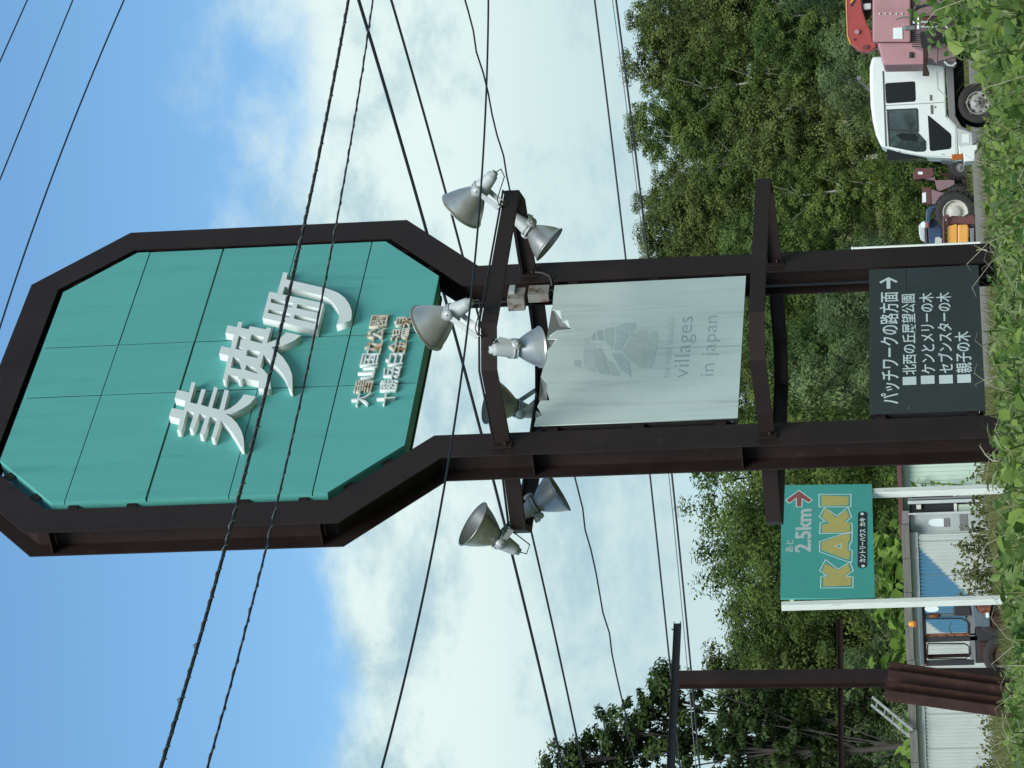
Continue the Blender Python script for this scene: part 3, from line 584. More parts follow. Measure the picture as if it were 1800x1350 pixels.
# ------------------------------------------------------------------ overhead wires
def wire(name, label, pts, Y0, Y1, r, m, group=None, wrap=None, wob=0.0, cat='cable', n=60):
    """pts (x, y) along the photograph's height; fitted by a parabola so that the wire hangs evenly and runs on past the frame"""
    a = np.array(pts, float); k = 2 if len(a) > 2 else 1
    c = np.polyfit(a[:, 1], a[:, 0], k)
    path = []
    for i in range(n + 1):
        y = -420 + (2190) * i / n; x = np.polyval(c, y); t = (1350 - y) / 1350
        p = at(x, y, Y0 + (Y1 - Y0) * t)
        if wob: p += Vector((0, 0, wob * math.sin(i * 1.9) + wob * .7 * math.sin(i * 3.1 + 1)))
        path.append(p)
    root = empty(name, path[n // 2], 0, label, cat, group); off = path[n // 2]
    MB().tube([p - off for p in path], r, 6).build('wire_strand', m, root)
    if wrap:
        turns, rw, amp = wrap; hp = []; N = turns * 8
        for i in range(N + 1):
            f = i / N * n; j = min(int(f), n - 1); p = path[j].lerp(path[j + 1], f - j) - off
            t = (path[j + 1] - path[j]).normalized(); u = t.orthogonal().normalized(); b = t.cross(u); g = 2 * math.pi * i / 8 + 1.6 * math.sin(i * .041) + .9 * math.sin(i * .13)
            hp.append(p + (u * math.cos(g) + b * math.sin(g)) * amp * (1 + .22 * math.sin(i * .37) + (.9 if i % 37 == 5 else 0)))
        MB().tube(hp, rw, 5).build('spiral_wrap', M['wrap'], root)
    return root
G1 = 'dark wires crossing the blue sky above the sign'
wire('overhead_wire', 'dark blue wire crossing the outermost top corner of blue sky', [(0, 108), (48, 0)], 26, 38, .0095, M['cable_blue'], G1)
wire('overhead_wire', 'dark blue wire crossing the blue sky between two others', [(0, 315), (128, 0)], 26, 38, .0095, M['cable_blue'], G1)
wire('overhead_wire', 'dark blue wire passing closest to the upper right corner of the octagon', [(0, 575), (110, 262), (218, 0)], 26, 38, .0105, M['cable_blue'], G1)
G2 = 'twisted cables crossing in front of the teal panel'
wire('twisted_cable', 'thick twisted cable crossing in front of the large white characters', [(612, 0), (565, 250), (515, 500), (437, 797), (283, 1350)], 19, 27, .0125, M['cable'], G2, wrap=(105, .0055, .0125))
wire('twisted_cable', 'thinner twisted cable crossing the teal panel below the thick one', [(655, 0), (612, 275), (580, 465), (535, 670), (470, 950), (365, 1350)], 19, 27, .0075, M['cable'], G2, wrap=(62, .0042, .0085))
G3 = 'overhead wires crossing the clouds behind the sign'
wire('overhead_wire', 'thick black wire running behind the sign from the cloud to the dark tree top', [(632, 0), (745, 405), (802, 595), (847, 761), (904, 980), (988, 1350)], 58, 44, .024, M['cable'], G3)
wire('overhead_wire', 'thin black wire running behind the lamp arms beside the thick one', [(688, 0), (786, 350), (812, 445), (913, 839), (938, 957), (1025, 1350)], 58, 44, .018, M['cable'], G3)
wire('overhead_wire', 'black wire passing in front of the lamp arm and the left column', [(858, 0), (843, 371), (830, 513), (795, 773), (756, 980), (672, 1350)], 20, 28, .0085, M['cable'])
wire('overhead_wire', 'thin wavy wire passing the tip of the lamp arm in front of the clouds', [(820, 0), (870, 220), (895, 345), (1013, 835), (1060, 1060), (1105, 1300)], 70, 60, .017, M['cable'], G3, wob=.02)
wire('overhead_wire', 'upper wire of the distant pair above the treeline', [(1045, 0), (1075, 240), (1100, 455), (1142, 832), (1165, 1050), (1179, 1180)], 80, 75, .022, M['cable'], 'distant wires above the treeline')
wire('overhead_wire', 'lower wire of the distant pair, skimming the treetops', [(1083, 0), (1115, 250), (1138, 450), (1182, 835), (1202, 1050), (1215, 1180)], 80, 75, .024, M['cable'], 'distant wires above the treeline')
wire('overhead_wire', 'faint thin wire just above the lower distant wire at the treetops', [(1077, 0), (1109, 250), (1132, 450), (1177, 835), (1197, 1050), (1208, 1180)], 80, 75, .011, M['wrap'], 'distant wires above the treeline')
# ------------------------------------------------------------------ shapes measured on a plane facing the road
def ipoly(name, pts, Y, depth, m, root, bevel=0.0):
    w = [at(x, y, Y) for x, y in pts]; o = Vector(root.location)
    return MB().prism([(p.x - o.x, p.z - o.z) for p in w], Y - o.y, Y + depth - o.y).build(name, m, root, bevel)
def ibox(name, x0, x1, y0, y1, Y, depth, m, root, bevel=0.0):
    c = at((x0 + x1) / 2, (y0 + y1) / 2, Y); w = (y1 - y0) * Y / FPX / 2; h = (x1 - x0) * Y / FPX / 2; o = Vector(root.location)
    return MB().box((c.x - w - o.x, Y - o.y, c.z - h - o.z), (c.x + w - o.x, Y + depth - o.y, c.z + h - o.z)).build(name, m, root, bevel)
def itube(name, pts, Y, r, m, root, n=7):
    o = Vector(root.location)
    return MB().tube([at(p[0], p[1], Y + (p[2] if len(p) > 2 else 0)) - o for p in pts], r, n).build(name, m, root)
def wheel(name, root, c, R, w, axis, rimr, m_rim, dish=.03, lugs=0, holes=0):
    """tyre with tread and a dished rim; c in root coordinates, axis pointing at the viewer's side"""
    e = empty(name, c); e.parent = root
    q = Vector((0, 0, 1)).rotation_difference(Vector(axis).normalized()).to_matrix().to_4x4()
    mb = MB().lathe([(rimr, -w/2), (R*.86, -w/2), (R*.96, -w*.42), (R, -w*.25), (R, w*.25), (R*.96, w*.42), (R*.86, w/2), (rimr*1.08, w/2 - .01), (rimr, w/2 - .02)], q, 40)
    for k in range(lugs):
        a = 2*math.pi*k/lugs; T = q @ Matrix.Rotation(a, 4, 'Z')
        mb.box((R - .01, -.035, -w*.46), (R + .035, .035, w*.05), T); mb.box((R - .01, .05, -w*.05), (R + .035, .12, w*.46), T)
    mb.build('tyre', M['rubber'], e)
    rm = MB().lathe([(rimr, w/2 - .02), (rimr*.95, w/2 + .004), (rimr*.90, w/2 - dish), (rimr*.5, w/2 - dish*.6), (rimr*.45, w/2 - dish*.2), (rimr*.25, w/2), (.001, w/2 + .004)], q, 36).build('rim', m_rim, e)
    if holes:
        mb = MB()
        for k in range(holes):
            a = 2*math.pi*k/holes + .2; mb.lathe([(.001, w/2 - dish + .012), (rimr*.13, w/2 - dish + .011), (rimr*.13, w/2 - dish - .01)], q @ Matrix.Translation((rimr*.72*math.cos(a), rimr*.72*math.sin(a), 0)), 10)
        mb.build('rim_hole', M['black'], e)
        mb = MB()
        for k in range(5):
            a = 2*math.pi*k/5 + .5; mb.lathe([(.001, w/2 + .022), (rimr*.07, w/2 + .02), (rimr*.07, w/2 - .02)], q @ Matrix.Translation((rimr*.36*math.cos(a), rimr*.36*math.sin(a), 0)), 8)
        mb.lathe([(.001, w/2 + .03), (rimr*.2, w/2 + .022), (rimr*.22, w/2 - .01)], q, 16)
        mb.build('hub', M['grey'], e)
    return e
# ------------------------------------------------------------------ ground
def hill_h(x, y):
    y = np.asarray(y, float); t = np.clip((y - 124) / 110, 0, 1); h = 14.0 * t * t * (3 - 2 * t) + np.clip(y - 234, 0, 400) * .05
    f = np.clip((np.asarray(x, float) + 9) / 16, 0, 1); f = .22 + .78 * f * f * (3 - 2 * f)
    return h * f
g = [-3000, -1200, -500, -250, -160] + list(np.arange(-120, 121, 8)) + [160, 250, 500, 1200, 3000]
gy = [-400, -100, -30] + list(np.arange(-10, 330, 6)) + [380, 450, 600, 900, 1500, 3000]
V = []; 
for yy in gy:
    for xx in g:
        V.append((xx, yy, float(hill_h(xx, yy)) + (.03 * math.sin(xx * .7) * math.cos(yy * .5) if abs(xx) < 130 and yy < 330 else 0) - .02))
nx = len(g); F = [(j*nx+i, j*nx+i+1, (j+1)*nx+i+1, (j+1)*nx+i) for j in range(len(gy)-1) for i in range(nx-1)]
tag(np_mesh('ground', V, F, M['ground'], smooth=True), kind='structure')
V = []; gx = np.linspace(-3.5, 34, 40); gyy = np.linspace(63, 119.5, 40)
for j, yy in enumerate(gyy):
    for i, xx in enumerate(gx):
        e = .35 * math.sin(xx * 1.3 + yy) if j in (0, 39) else 0
        V.append((xx + (.4 * math.sin(yy * .9) if i in (0, 39) else 0), yy + e, .016 + .012 * math.sin(xx * 1.1) * math.cos(yy * .6)))
F = [(j*40+i, j*40+i+1, (j+1)*40+i+1, (j+1)*40+i) for j in range(39) for i in range(39)]
tag(np_mesh('gravel_yard', V, F, M['gravel'], smooth=True), kind='structure')
# ------------------------------------------------------------------ green roadside sign on two white posts
KO = D['kaki_o']; K = D['kaki']
ks = empty('roadside_sign', (KO[0], KO[1], 0), YAW, 'green board on two white posts with mustard capitals and a red arrow', 'sign')
plate('sign_board', [K['panel']], -.004, .02, M['kaki'], ks)
for x, w in ((-1.315, .05), (1.385, .055)):
    top = 3.50 if x < 0 else 3.5
    mb = MB().box((x - w, .022, -.25), (x + w, .022 + 2*w, top)); o = mb.build('post', M['whitewood'], ks, bevel=.006)
for z in (2.35, 3.35):
    MB().box((-1.25, .022, z - .03), (1.3, .055, z + .03)).build('batten', M['whitewood'], ks)
def ring_plate(name, loop, grow, y, m, parent):
    """thin painted outline following a closed outline"""
    n = len(loop); ins = []
    a = sum(loop[i][0]*loop[(i+1)%n][1] - loop[(i+1)%n][0]*loop[i][1] for i in range(n)); sg = 1 if a > 0 else -1
    for i in range(n):
        p, c, q = Vector(loop[i-1]), Vector(loop[i]), Vector(loop[(i+1) % n]); d0 = (c - p).normalized(); d1 = (q - c).normalized()
        nn = Vector((-(d0.y + d1.y), d0.x + d1.x)); nn = nn.normalized() if nn.length > 1e-4 else Vector((-d1.y, d1.x)); k = max(.45, abs(nn.dot(Vector((-d1.y, d1.x)))))
        ins.append(c + nn * sg * grow / k)
    mb = MB()
    for i in range(n):
        j = (i + 1) % n; q = [loop[i], loop[j], tuple(ins[j]), tuple(ins[i])]
        mb.add([(p[0], y, p[1]) for p in q], [(0, 1, 2, 3)])
    return mb.build(name, m, parent)
for i, k in enumerate(('outline_I', 'oK2', 'oA', 'oK1')): ring_plate('letter_outline', K[k], .013, -.0056 - .0002 * i, M['print'], ks)
for k in ('I', 'K2', 'K1p'): plate('print_letter', [K[k]], -.0068, -.0045, M['mustard'], ks)
plate('print_letter', [K['A'], K['Ah']], -.0066, -.0045, M['mustard'], ks); ring_plate('letter_outline', K['Ah'], -.010, -.0072, M['print'], ks)
plate('print_arrow', [K['arrow']], -.0062, -.0045, M['redprint'], ks); ring_plate('arrow_outline', K['arrow'], -.014, -.0066, M['print'], ks)
def bb(p): a = np.array(p); return (a[:, 0].min(), a[:, 0].max(), a[:, 1].min(), a[:, 1].max())
b = bb(K['km']); text('print_line', '2.5km', (b[0], b[1], 3.085, 3.33), -.0048, M['palegrey'], ks, bold=.03)
b = bb(K['ato']); text('print_line', 'あと', b, -.0048, M['palegrey'], ks, bold=.012)
P = K['pill']; z0, z1 = 2.255, 2.397; x0, x1 = -.572, .824; r = (z1 - z0) / 2
cap = [(x1 - r + r*math.cos(a), (z0+z1)/2 + r*math.sin(a)) for a in np.linspace(-math.pi/2, math.pi/2, 9)] + [(x0 + r + r*math.cos(a), (z0+z1)/2 + r*math.sin(a)) for a in np.linspace(math.pi/2, 1.5*math.pi, 9)]
plate('print_band', [cap], -.006, -.0045, M['blackprint'], ks)
text('print_line', 'カントリーハウス', (-.43, .38, 2.28, 2.372), -.0063, M['print'], ks, bold=.02)
text('print_line', 'カキ', (.445, .665, 2.283, 2.37), -.0063, M['print'], ks, bold=.025)
for p in K['dots']:
    plate('print_dot', [[(p[0] + .03*math.cos(a), p[1] + .026*math.sin(a)) for a in np.linspace(0, 2*math.pi, 14)[:-1]]], -.0078, -.0062, M['print'], ks)
# ------------------------------------------------------------------ bare steel frame and leaning beams on the left
b0 = at(1560, 1196, 55); gt = empty('steel_gantry', (b0.x, 55, 0), 0, 'bare dark steel post carrying two crossbeams beside the dark treetop', 'steel frame')
o = Vector(gt.location)
tp = at(1192, 1195, 55)
MB().ibeam((0, 0, -.2), (tp.x - o.x, 0, tp.z), .21, .24, .014, .010, (math.sin(YAW), -math.cos(YAW), 0)).build('post', M['steel'], gt)
a, b = at(1191, 1096, 57), at(1173, 1480, 51.5)
MB().ibeam(a - o, b - o, .10, .13, .012, .010).build('crossbeam', M['black'], gt)
MB().bar(at(1186, 1108, 57) - o + Vector((0, -.06, -.02)), at(1186, 1108, 57) - o + Vector((.03, -.06, .05)), .05, .02).build('bracket', M['black'], gt)
a, b = at(1476, 1088, 56.5), at(1480, 1480, 52)
MB().ibeam(a - o, b - o, .08, .10, .010, .008).build('crossbeam', M['rust'], gt)
lab = ('upper one of two rusty steel beams leaning together in front of the shed', 'lower one of two rusty steel beams leaning together in front of the shed')
for i, (t0, t1, Y) in enumerate((((1562, 1180), (1870, 1223), 30.0), ((1556, 1214), (1870, 1258), 29.8))):
    a, b = at(*t0, Y), at(*t1, Y); r = empty('steel_beam', b, 0, lab[i], 'steel beam', 'rusty beams leaning side by side')
    up = Vector((-.50, -.86, .1)) if i == 0 else Vector((-.56, -.82, .1))
    MB().ibeam((0, 0, 0), a - b, .125, .135, .011, .008, up).build('beam_section', M['rust'], r)
    MB().bar((a - b) * .35 - Vector((0, .02, 0)), (a - b) * .38 - Vector((0, .02, 0)), .15, .012, up).build('splice_plate', M['rust'], r)
# ------------------------------------------------------------------ shed with corrugated walls
Y0 = 75.0; sx0, sx1 = -10.4, at(1650, 938, Y0).x
sh = empty('shed', (sx0, Y0, 0), 0, 'low shed with corrugated white wall partly painted blue', 'shed'); so_ = Vector(sh.location)
poly = [at(x, y, Y0) for x, y in ((1608, 955), (1690, 1036), (1724, 1060), (1724, 1112), (1655, 1112), (1622, 1088), (1608, 1088))]
pq = [(p.x, p.z) for p in poly]
def inside(x, z):
    c = False; n = len(pq)
    for i in range(n):
        (x1_, z1_), (x2_, z2_) = pq[i], pq[(i + 1) % n]
        if (z1_ > z) != (z2_ > z) and x < (x2_ - x1_) * (z - z1_) / (z2_ - z1_) + x1_: c = not c
    return c
def corrugated(name, x0, x1, z0, z1, rows, parent, y=0.0):
    pit = .085; cols = int((x1 - x0) / pit * 6); V = []; T = []
    for j in range(rows + 1):
        for i in range(cols + 1):
            X = x0 + (x1 - x0) * i / cols; Zz = z0 + (z1 - z0) * j / rows
            V.append((X - so_.x, y - .020 * math.cos(2*math.pi*(X - x0)/pit), Zz)); T.append(1.0 if inside(X, Zz) else 0.0)
    F = [(j*(cols+1)+i, j*(cols+1)+i+1, (j+1)*(cols+1)+i+1, (j+1)*(cols+1)+i) for j in range(rows) for i in range(cols)]
    return np_mesh(name, V, F, M['corr'], parent, T, True)
ztop = at(1622, 1180, Y0).z
xx = sx0
while xx < sx1 - .1:
    x2 = min(xx + .80, sx1); corrugated('wall_sheet', xx, x2 - .012, .02, ztop, 26, sh, random.uniform(-.006, .006)); xx = x2
MB().box((0, .03, 0), (sx1 - sx0, .10, ztop)).build('wall_frame', M['offwhite'], sh)
MB().box((0, .10, 0), (.10, 5.0, ztop)).build('end_wall', M['offwhite'], sh)
MB().box((sx1 - sx0 - .1, .10, 0), (sx1 - sx0, 5.0, ztop)).build('end_wall', M['offwhite'], sh)
mb = MB(); mb.box((-.05, -.035, ztop - .01), (sx1 - sx0 + .05, .02, ztop + .185)); mb.build('fascia', M['offwhite'], sh, bevel=.004)
for k in range(12):
    x = .2 + k * .62
    MB().box((x, -.045, ztop - .0), (x + .035, -.036, ztop + .18)).build('fascia_lath', M['offwhite'], sh)
mb = MB()
zr = ztop + .20
for i in range(9):
    xa = (sx1 - sx0 + .5) * i / 9 - .25; xb = (sx1 - sx0 + .5) * (i + 1) / 9 - .25; s = random.uniform(-.015, .015)
    MB().box((xa, -.22, zr - .02 + s), (xb - .01, 5.3, zr + .16 + s)).build('roof_sheet', M['roof'], sh)
# lean-to with pale green siding, its open door leaves
bx1 = -0.9; ex = sx1 + .05
bd = empty('lean_to', (ex, 75.6, 0), 0, 'pale green sided building with maroon eave behind the left column', 'building'); bo = Vector(bd.location)
zt = at(1586, 850, 75.6).z
x = 0.95
while x < bx1 - ex:
    x2 = min(x + .105, bx1 - ex); MB().box((x, -.03 + random.uniform(-.003, .003), .0), (x2 - .006, .0, zt)).build('siding_board', M['siding'], bd); x = x2
MB().box((0, .0, 0), (bx1 - ex, .06, zt)).build('wall', M['siding'], bd)
MB().box((0, .06, 0), (.06, 4.5, zt)).build('wall', M['siding'], bd); MB().box((bx1 - ex - .06, .06, 0), (bx1 - ex, 4.5, zt)).build('wall', M['siding'], bd)
MB().box((-.15, -.32, zt), (bx1 - ex + .3, 4.8, zt + .10)).build('roof', M['maroon'], bd)
ibox('dark_opening', 1600, 1738, 884, 905, 75.55, .03, M['black'], bd); ibox('dark_opening', 1604, 1738, 862, 884, 75.56, .03, M['black'], bd)
ibox('sill_panel', 1680, 1740, 886, 898, 75.5, .04, M['siding'], bd); ibox('window_frame', 1677, 1682, 885, 899, 75.46, .06, M['whitewood'], bd)
ibox('window_frame', 1611, 1619, 887, 895, 75.46, .06, M['whitewood'], bd); ibox('window_frame', 1614, 1680, 864.5, 867.5, 75.46, .06, M['whitewood'], bd)
ibox('window_frame', 1675, 1681, 862, 872, 75.44, .06, M['whitewood'], bd); ibox('sill_panel', 1681, 1740, 862, 872, 75.48, .04, M['siding'], bd)
ibox('door_rail', 1597, 1742, 878, 884, 75.3, .06, M['lgrey'], bd, .01); ibox('door_rail', 1597, 1742, 873, 876.5, 75.36, .06, M['grey'], bd)
dl = empty('door_leaf', (0, 0, 0)); dl.parent = bd
def sub(o, p): o.parent = p; return o
sub(ibox('door_sheet', 1603, 1740, 903, 938, 75.20, .04, M['door'], bd), dl)
for r in ((1601, 1742, 899.5, 903.5), (1601, 1742, 934, 938.5), (1601, 1605, 903, 935)): sub(ibox('door_frame', *r, 75.17, .07, M['lgrey'], bd), dl)
sub(ipoly('oval_label', [(1632 + 14*(1 - math.cos(a)), 918.5 + 7*math.sin(a)*(1)) if False else (1645 - 13*math.cos(a), 918.5 + 7*math.sin(a)) for a in np.linspace(-math.pi/2, math.pi/2, 10)] + [(1659, 925.5), (1659, 911.5)], 75.185, .01, M['print'], bd), dl)  # white oval label on the door sheet
sub(ibox('door_patch', 1659, 1669, 911, 926, 75.185, .01, M['grey'], bd), dl); sub(ibox('door_patch', 1687, 1701, 904, 934, 75.188, .01, M['grey'], bd), dl)
MB().bar(at(1592, 898, 75.1) - bo, at(1592, 945, 75.1) - bo, .09, .16).build('gutter', M['grey'], bd)
itube('downpipe', [(1600, 941), (1670, 940), (1735, 939)], 75.1, .035, M['lgrey'], bd)
# ladder lying against the shed roof
la, lb = at(1533, 1225, 74.6), at(1604, 1284, 74.6); lr = empty('ladder', lb, 0, 'aluminium ladder leaning above the shed roof', 'ladder')
la2, lb2 = at(1531, 1238.5, 74.9), at(1604, 1299, 74.9)
MB().bar((0, 0, 0), la - lb, .05, .06).build('rail', M['alu'], lr); MB().bar(lb2 - lb, la2 - lb, .05, .06).build('rail', M['alu'], lr)
for k in range(5):
    t = .08 + .2 * k; MB().bar((la - lb) * t, (la2 - lb) * t + (lb2 - lb) * (1 - t), .035, .03).build('rung', M['alu'], lr)
# ------------------------------------------------------------------ derelict cab machine in front of the shed
Ym = 66.0; c = at(1735, 1120, Ym); mc = empty('derelict_tractor', (c.x, Ym, 0), 0, 'derelict rusty tractor cab with amber beacon in front of the shed', 'tractor')
ibox('cab_roof', 1615, 1623, 1058, 1168, Ym - .1, 1.3, M['bluegrey'], mc, .02)
bc = empty('beacon', at(1605, 1097, Ym + .3) - Vector(mc.location)); bc.parent = mc
MB().lathe([(.065, -.02), (.065, .03), (.055, .07), (.03, .095), (.001, .10)], Matrix(), 18).build('beacon_lens', M['amber'], bc)
MB().box((-.075, -.07, -.09), (.075, .07, -.02)).build('beacon_base', M['rust2'], bc, .01)
for (xa, xb, ya, yb, mm) in ((1622, 1712, 1078, 1083.5, 'bluegrey'), (1622, 1628, 1083, 1116, 'grey'), (1624, 1716, 1113.5, 1118.5, 'rust2'), (1624, 1718, 1118.5, 1128, 'black'), (1623, 1629, 1128, 1170, 'rust2'), (1704, 1716, 1080, 1162, 'grey'), (1628, 1712, 1160, 1170, 'black')):
    ibox('cab_pillar', xa, xb, ya, yb, Ym, .09, M[mm], mc, .012)
itube('window_seal', [(1624, 1087), (1690, 1087), (1699, 1090), (1702, 1097), (1702, 1114)], Ym - .02, .018, M['black'], mc)
itube('window_seal', [(1631, 1131), (1695, 1131), (1703, 1136), (1704, 1150), (1698, 1158), (1632, 1158), (1630, 1150), (1631, 1131)], Ym - .02, .014, M['black'], mc)
ibox('cab_pillar', 1623, 1712, 1079, 1084, Ym + 1.1, .07, M['grey'], mc); ibox('cab_pillar', 1623, 1712, 1150, 1156, Ym + 1.1, .07, M['rust'], mc)
itube('wiper_arm', [(1672, 1094, -.03), (1668, 1106, -.03), (1674, 1114, -.03)], Ym, .008, M['black'], mc)
mr = empty('mirror', (0, 0, 0)); mr.parent = mc
sub(ipoly('mirror_glass', [(1638 + 13*math.cos(a)*(1 if abs(math.cos(a)) < .9 else .97), 1070.5 + 6*math.sin(a)) for a in np.linspace(0, 2*math.pi, 18)[:-1]], Ym - .3, .05, M['print'], mc, .008), mr)
sub(itube('mirror_arm', [(1638, 1071, -.24), (1639, 1078, -.15), (1628, 1081, 0)], Ym, .014, M['black'], mc), mr)
ibox('marker_lamp', 1634, 1650, 1078, 1086, Ym - .05, .06, M['rust2'], mc, .01); ibox('head_bracket', 1614, 1626, 1068, 1082, Ym - .05, .2, M['black'], mc, .02)
ipoly('seat_back', [(1675, 1070), (1680, 1066), (1706, 1065), (1709, 1082), (1676, 1082)], Ym - .2, .4, M['black'], mc, .03)
ipoly('hood', [(1706, 1061), (1714, 1064), (1722, 1075), (1740, 1078), (1741, 1102), (1712, 1102)], Ym - .25, .6, M['bluegrey'], mc, .03)
ipoly('fuel_tank', [(1711, 1056), (1744, 1057), (1740, 1081), (1724, 1079)], Ym - .3, .5, M['rust2'], mc, .03)
ibox('lamp', 1733, 1739, 1077, 1086, Ym - .33, .06, M['print'], mc, .015)
ibox('chassis', 1713, 1748, 1102, 1165, Ym, .8, M['black'], mc, .02); ibox('engine_block', 1722, 1750, 1128, 1160, Ym - .1, .5, M['rust'], mc, .02)
wheel('wheel', mc, at(1752, 1088, Ym - .1) - Vector(mc.location), .36, .26, (0, -1, 0), .2, M['rust'], .04)
wheel('wheel', mc, at(1764, 1152, Ym - .1) - Vector(mc.location), .42, .32, (0, -1, 0), .24, M['rust'], .06)
# ------------------------------------------------------------------ white cab truck
YT = 52.6; tg = at(1753, 176, YT); tk = empty('truck', (tg.x, YT + .9, 0), math.pi - math.radians(1.5), 'white cab over truck parked on gravel with a dark triangular lower door window', 'truck')
tF = lambda y: (y - 850) / 518.6
tZ = lambda x: (313 - x / 4.82) / 107.6
TW = .84                                                  # half width
def tprism(name, pts, y0, y1, m, bevel=0.0, parent=None):
    return MB().prism([(tF(y), tZ(x)) for x, y in pts], y0, y1).build(name, m, parent or tk, bevel)
tprism('cab_body', [(470, 420), (446, 500), (440, 620), (440, 830), (452, 960), (474, 1080), (512, 1175), (560, 1196), (700, 1243), (900, 1288), (1100, 1308), (1155, 1310), (1155, 1040), (1090, 960), (1075, 940), (1075, 420)], -TW, TW, M['white'], .045)
def pane(name, pts, m, y=TW, t=.008, parent=None, bevel=.004): return tprism(name, pts, y - .02, y + t, m, bevel, parent)
dr = empty('front_door', (0, 0, 0)); dr.parent = tk
pane('window_glass', [(570, 878), (822, 880), (825, 1070), (890, 1150), (890, 1222), (870, 1238), (800, 1236), (575, 1180)], M['glass2'], parent=dr)
for s in ([(578, 880), (588, 880), (592, 1180), (582, 1178)], [(570, 868), (826, 870), (826, 880), (570, 878)], [(820, 880), (832, 880), (832, 1068), (822, 1072)], [(590, 1035), (822, 1055), (822, 1064), (590, 1046)]):
    pane('window_rubber', s, M['black'], t=.012, parent=dr, bevel=0)
pane('lower_window', [(912, 935), (925, 940), (1095, 1095), (1103, 1120), (1100, 1210), (1085, 1226), (935, 1237), (918, 1225)], M['glass'], t=.006, parent=dr)
pane('door_handle', [(938, 850), (952, 850), (952, 925), (938, 925)], M['grey'], t=.025, parent=dr)
pane('key_lock', [(970, 862), (984, 862), (984, 876), (970, 876)], M['grey'], t=.012, parent=dr)
tprism('door_gap', [(560, 833), (1070, 830), (1070, 835), (560, 838)], TW - .01, TW + .003, M['grey'], 0, dr)
tprism('door_gap', [(557, 545), (562, 545), (566, 1180), (561, 1180)], TW - .01, TW + .003, M['lgrey'], 0, dr)
rd = empty('rear_door', (0, 0, 0)); rd.parent = tk
pane('window_glass', [(566, 660), (578, 646), (808, 643), (818, 655), (818, 800), (806, 814), (580, 818), (568, 805)], M['glass'], parent=rd)
pane('door_handle', [(935, 765), (950, 765), (950, 812), (935, 812)], M['grey'], t=.02, parent=rd)
pane('recess_line', [(1000, 570), (1008, 570), (1010, 715), (1075, 780), (1070, 790), (1000, 722)], M['lgrey'], t=.004, parent=rd, bevel=0)
tprism('door_gap', [(560, 1196), (700, 1236), (900, 1276), (1150, 1290), (1150, 1294), (900, 1281), (700, 1241), (560, 1200)], TW - .01, TW + .003, M['lgrey'], 0, dr)
for xx_ in (640, 1010): pane('door_hinge', [(xx_, 1262 if xx_ > 900 else 1216), (xx_ + 26, 1266 if xx_ > 900 else 1222), (xx_ + 26, 1276 if xx_ > 900 else 1232), (xx_, 1272 if xx_ > 900 else 1226)], M['lgrey'], t=.014, parent=dr, bevel=.002)
pane('seat_silhouette', [(640, 1090), (690, 1075), (800, 1085), (830, 1120), (800, 1150), (700, 1130)], M['glass'], t=.009, parent=dr, bevel=0)  # dark pane on the glass in place of the seat seen inside
tprism('side_moulding', [(1056, 545), (1066, 545), (1066, 960), (1056, 955)], TW - .01, TW + .008, M['lgrey'], .002)
tprism('drip_rail', [(548, 545), (556, 545), (556, 1180), (548, 1175)], TW - .01, TW + .02, M['grey'], .003)
tprism('wheel_arch', [(1076, 480), (1142, 480), (1144, 950), (1190, 1040), (1270, 1085), (1312, 1095), (1318, 1180), (1275, 1200), (1270, 1100), (1155, 1050), (1090, 965)], TW - .25, TW + .012, M['grey'], .01)
tprism('step_panel', [(1155, 1052), (1272, 1095), (1276, 1200), (1200, 1205), (1155, 1215)], TW - .2, TW - .012, M['lgrey'], .006)
tprism('step_recess', [(1195, 1105), (1252, 1108), (1252, 1180), (1195, 1178)], TW - .05, TW - .006, M['white'], .004)
tprism('bumper', [(1158, 1205), (1270, 1200), (1318, 1200), (1318, 1240), (1296, 1250), (1290, 1335), (1200, 1340), (1195, 1270), (1160, 1285)], -TW - .02, TW + .006, M['white'], .02)
tprism('turn_signal', [(1098, 1272), (1192, 1266), (1196, 1318), (1100, 1322)], TW - .12, TW + .004, M['orange'], .006)
tprism('headlight', [(1110, 1305), (1185, 1300), (1185, 1324), (1112, 1322)], TW - .42, TW - .14, M['print'], .006)
tprism('grille', [(1010, 1300), (1095, 1306), (1095, 1326), (1010, 1316)], -TW + .1, TW - .05, M['grey'], .004)
MB().box((tF(1198), -TW + .12, tZ(560)), (tF(1290) , TW - .12, tZ(890))).build('windscreen', M['glass'], tk)
tprism('chassis', [(1120, 300), (1230, 300), (1230, 1150), (1150, 1150)], -TW + .1, TW - .35, M['black'])
wheel('wheel', tk, (0, TW - .10, .33), .325, .19, (0, 1, 0), .19, M['rim'], .05, 0, 8); wheel('wheel', tk, (0, -TW + .10, .33), .325, .19, (0, -1, 0), .19, M['rim'], .05)
MB().tube([(tF(700), TW - .1, tZ(440)), (tF(640), TW, tZ(385)), (tF(600), TW + .06, tZ(345))], .022, 6).build('mirror_stay', M['grey'], tk)
MB().box((tF(610), TW + .02, tZ(372)), (tF(575), TW + .09, tZ(335))).build('mirror_head', M['grey'], tk, .01)
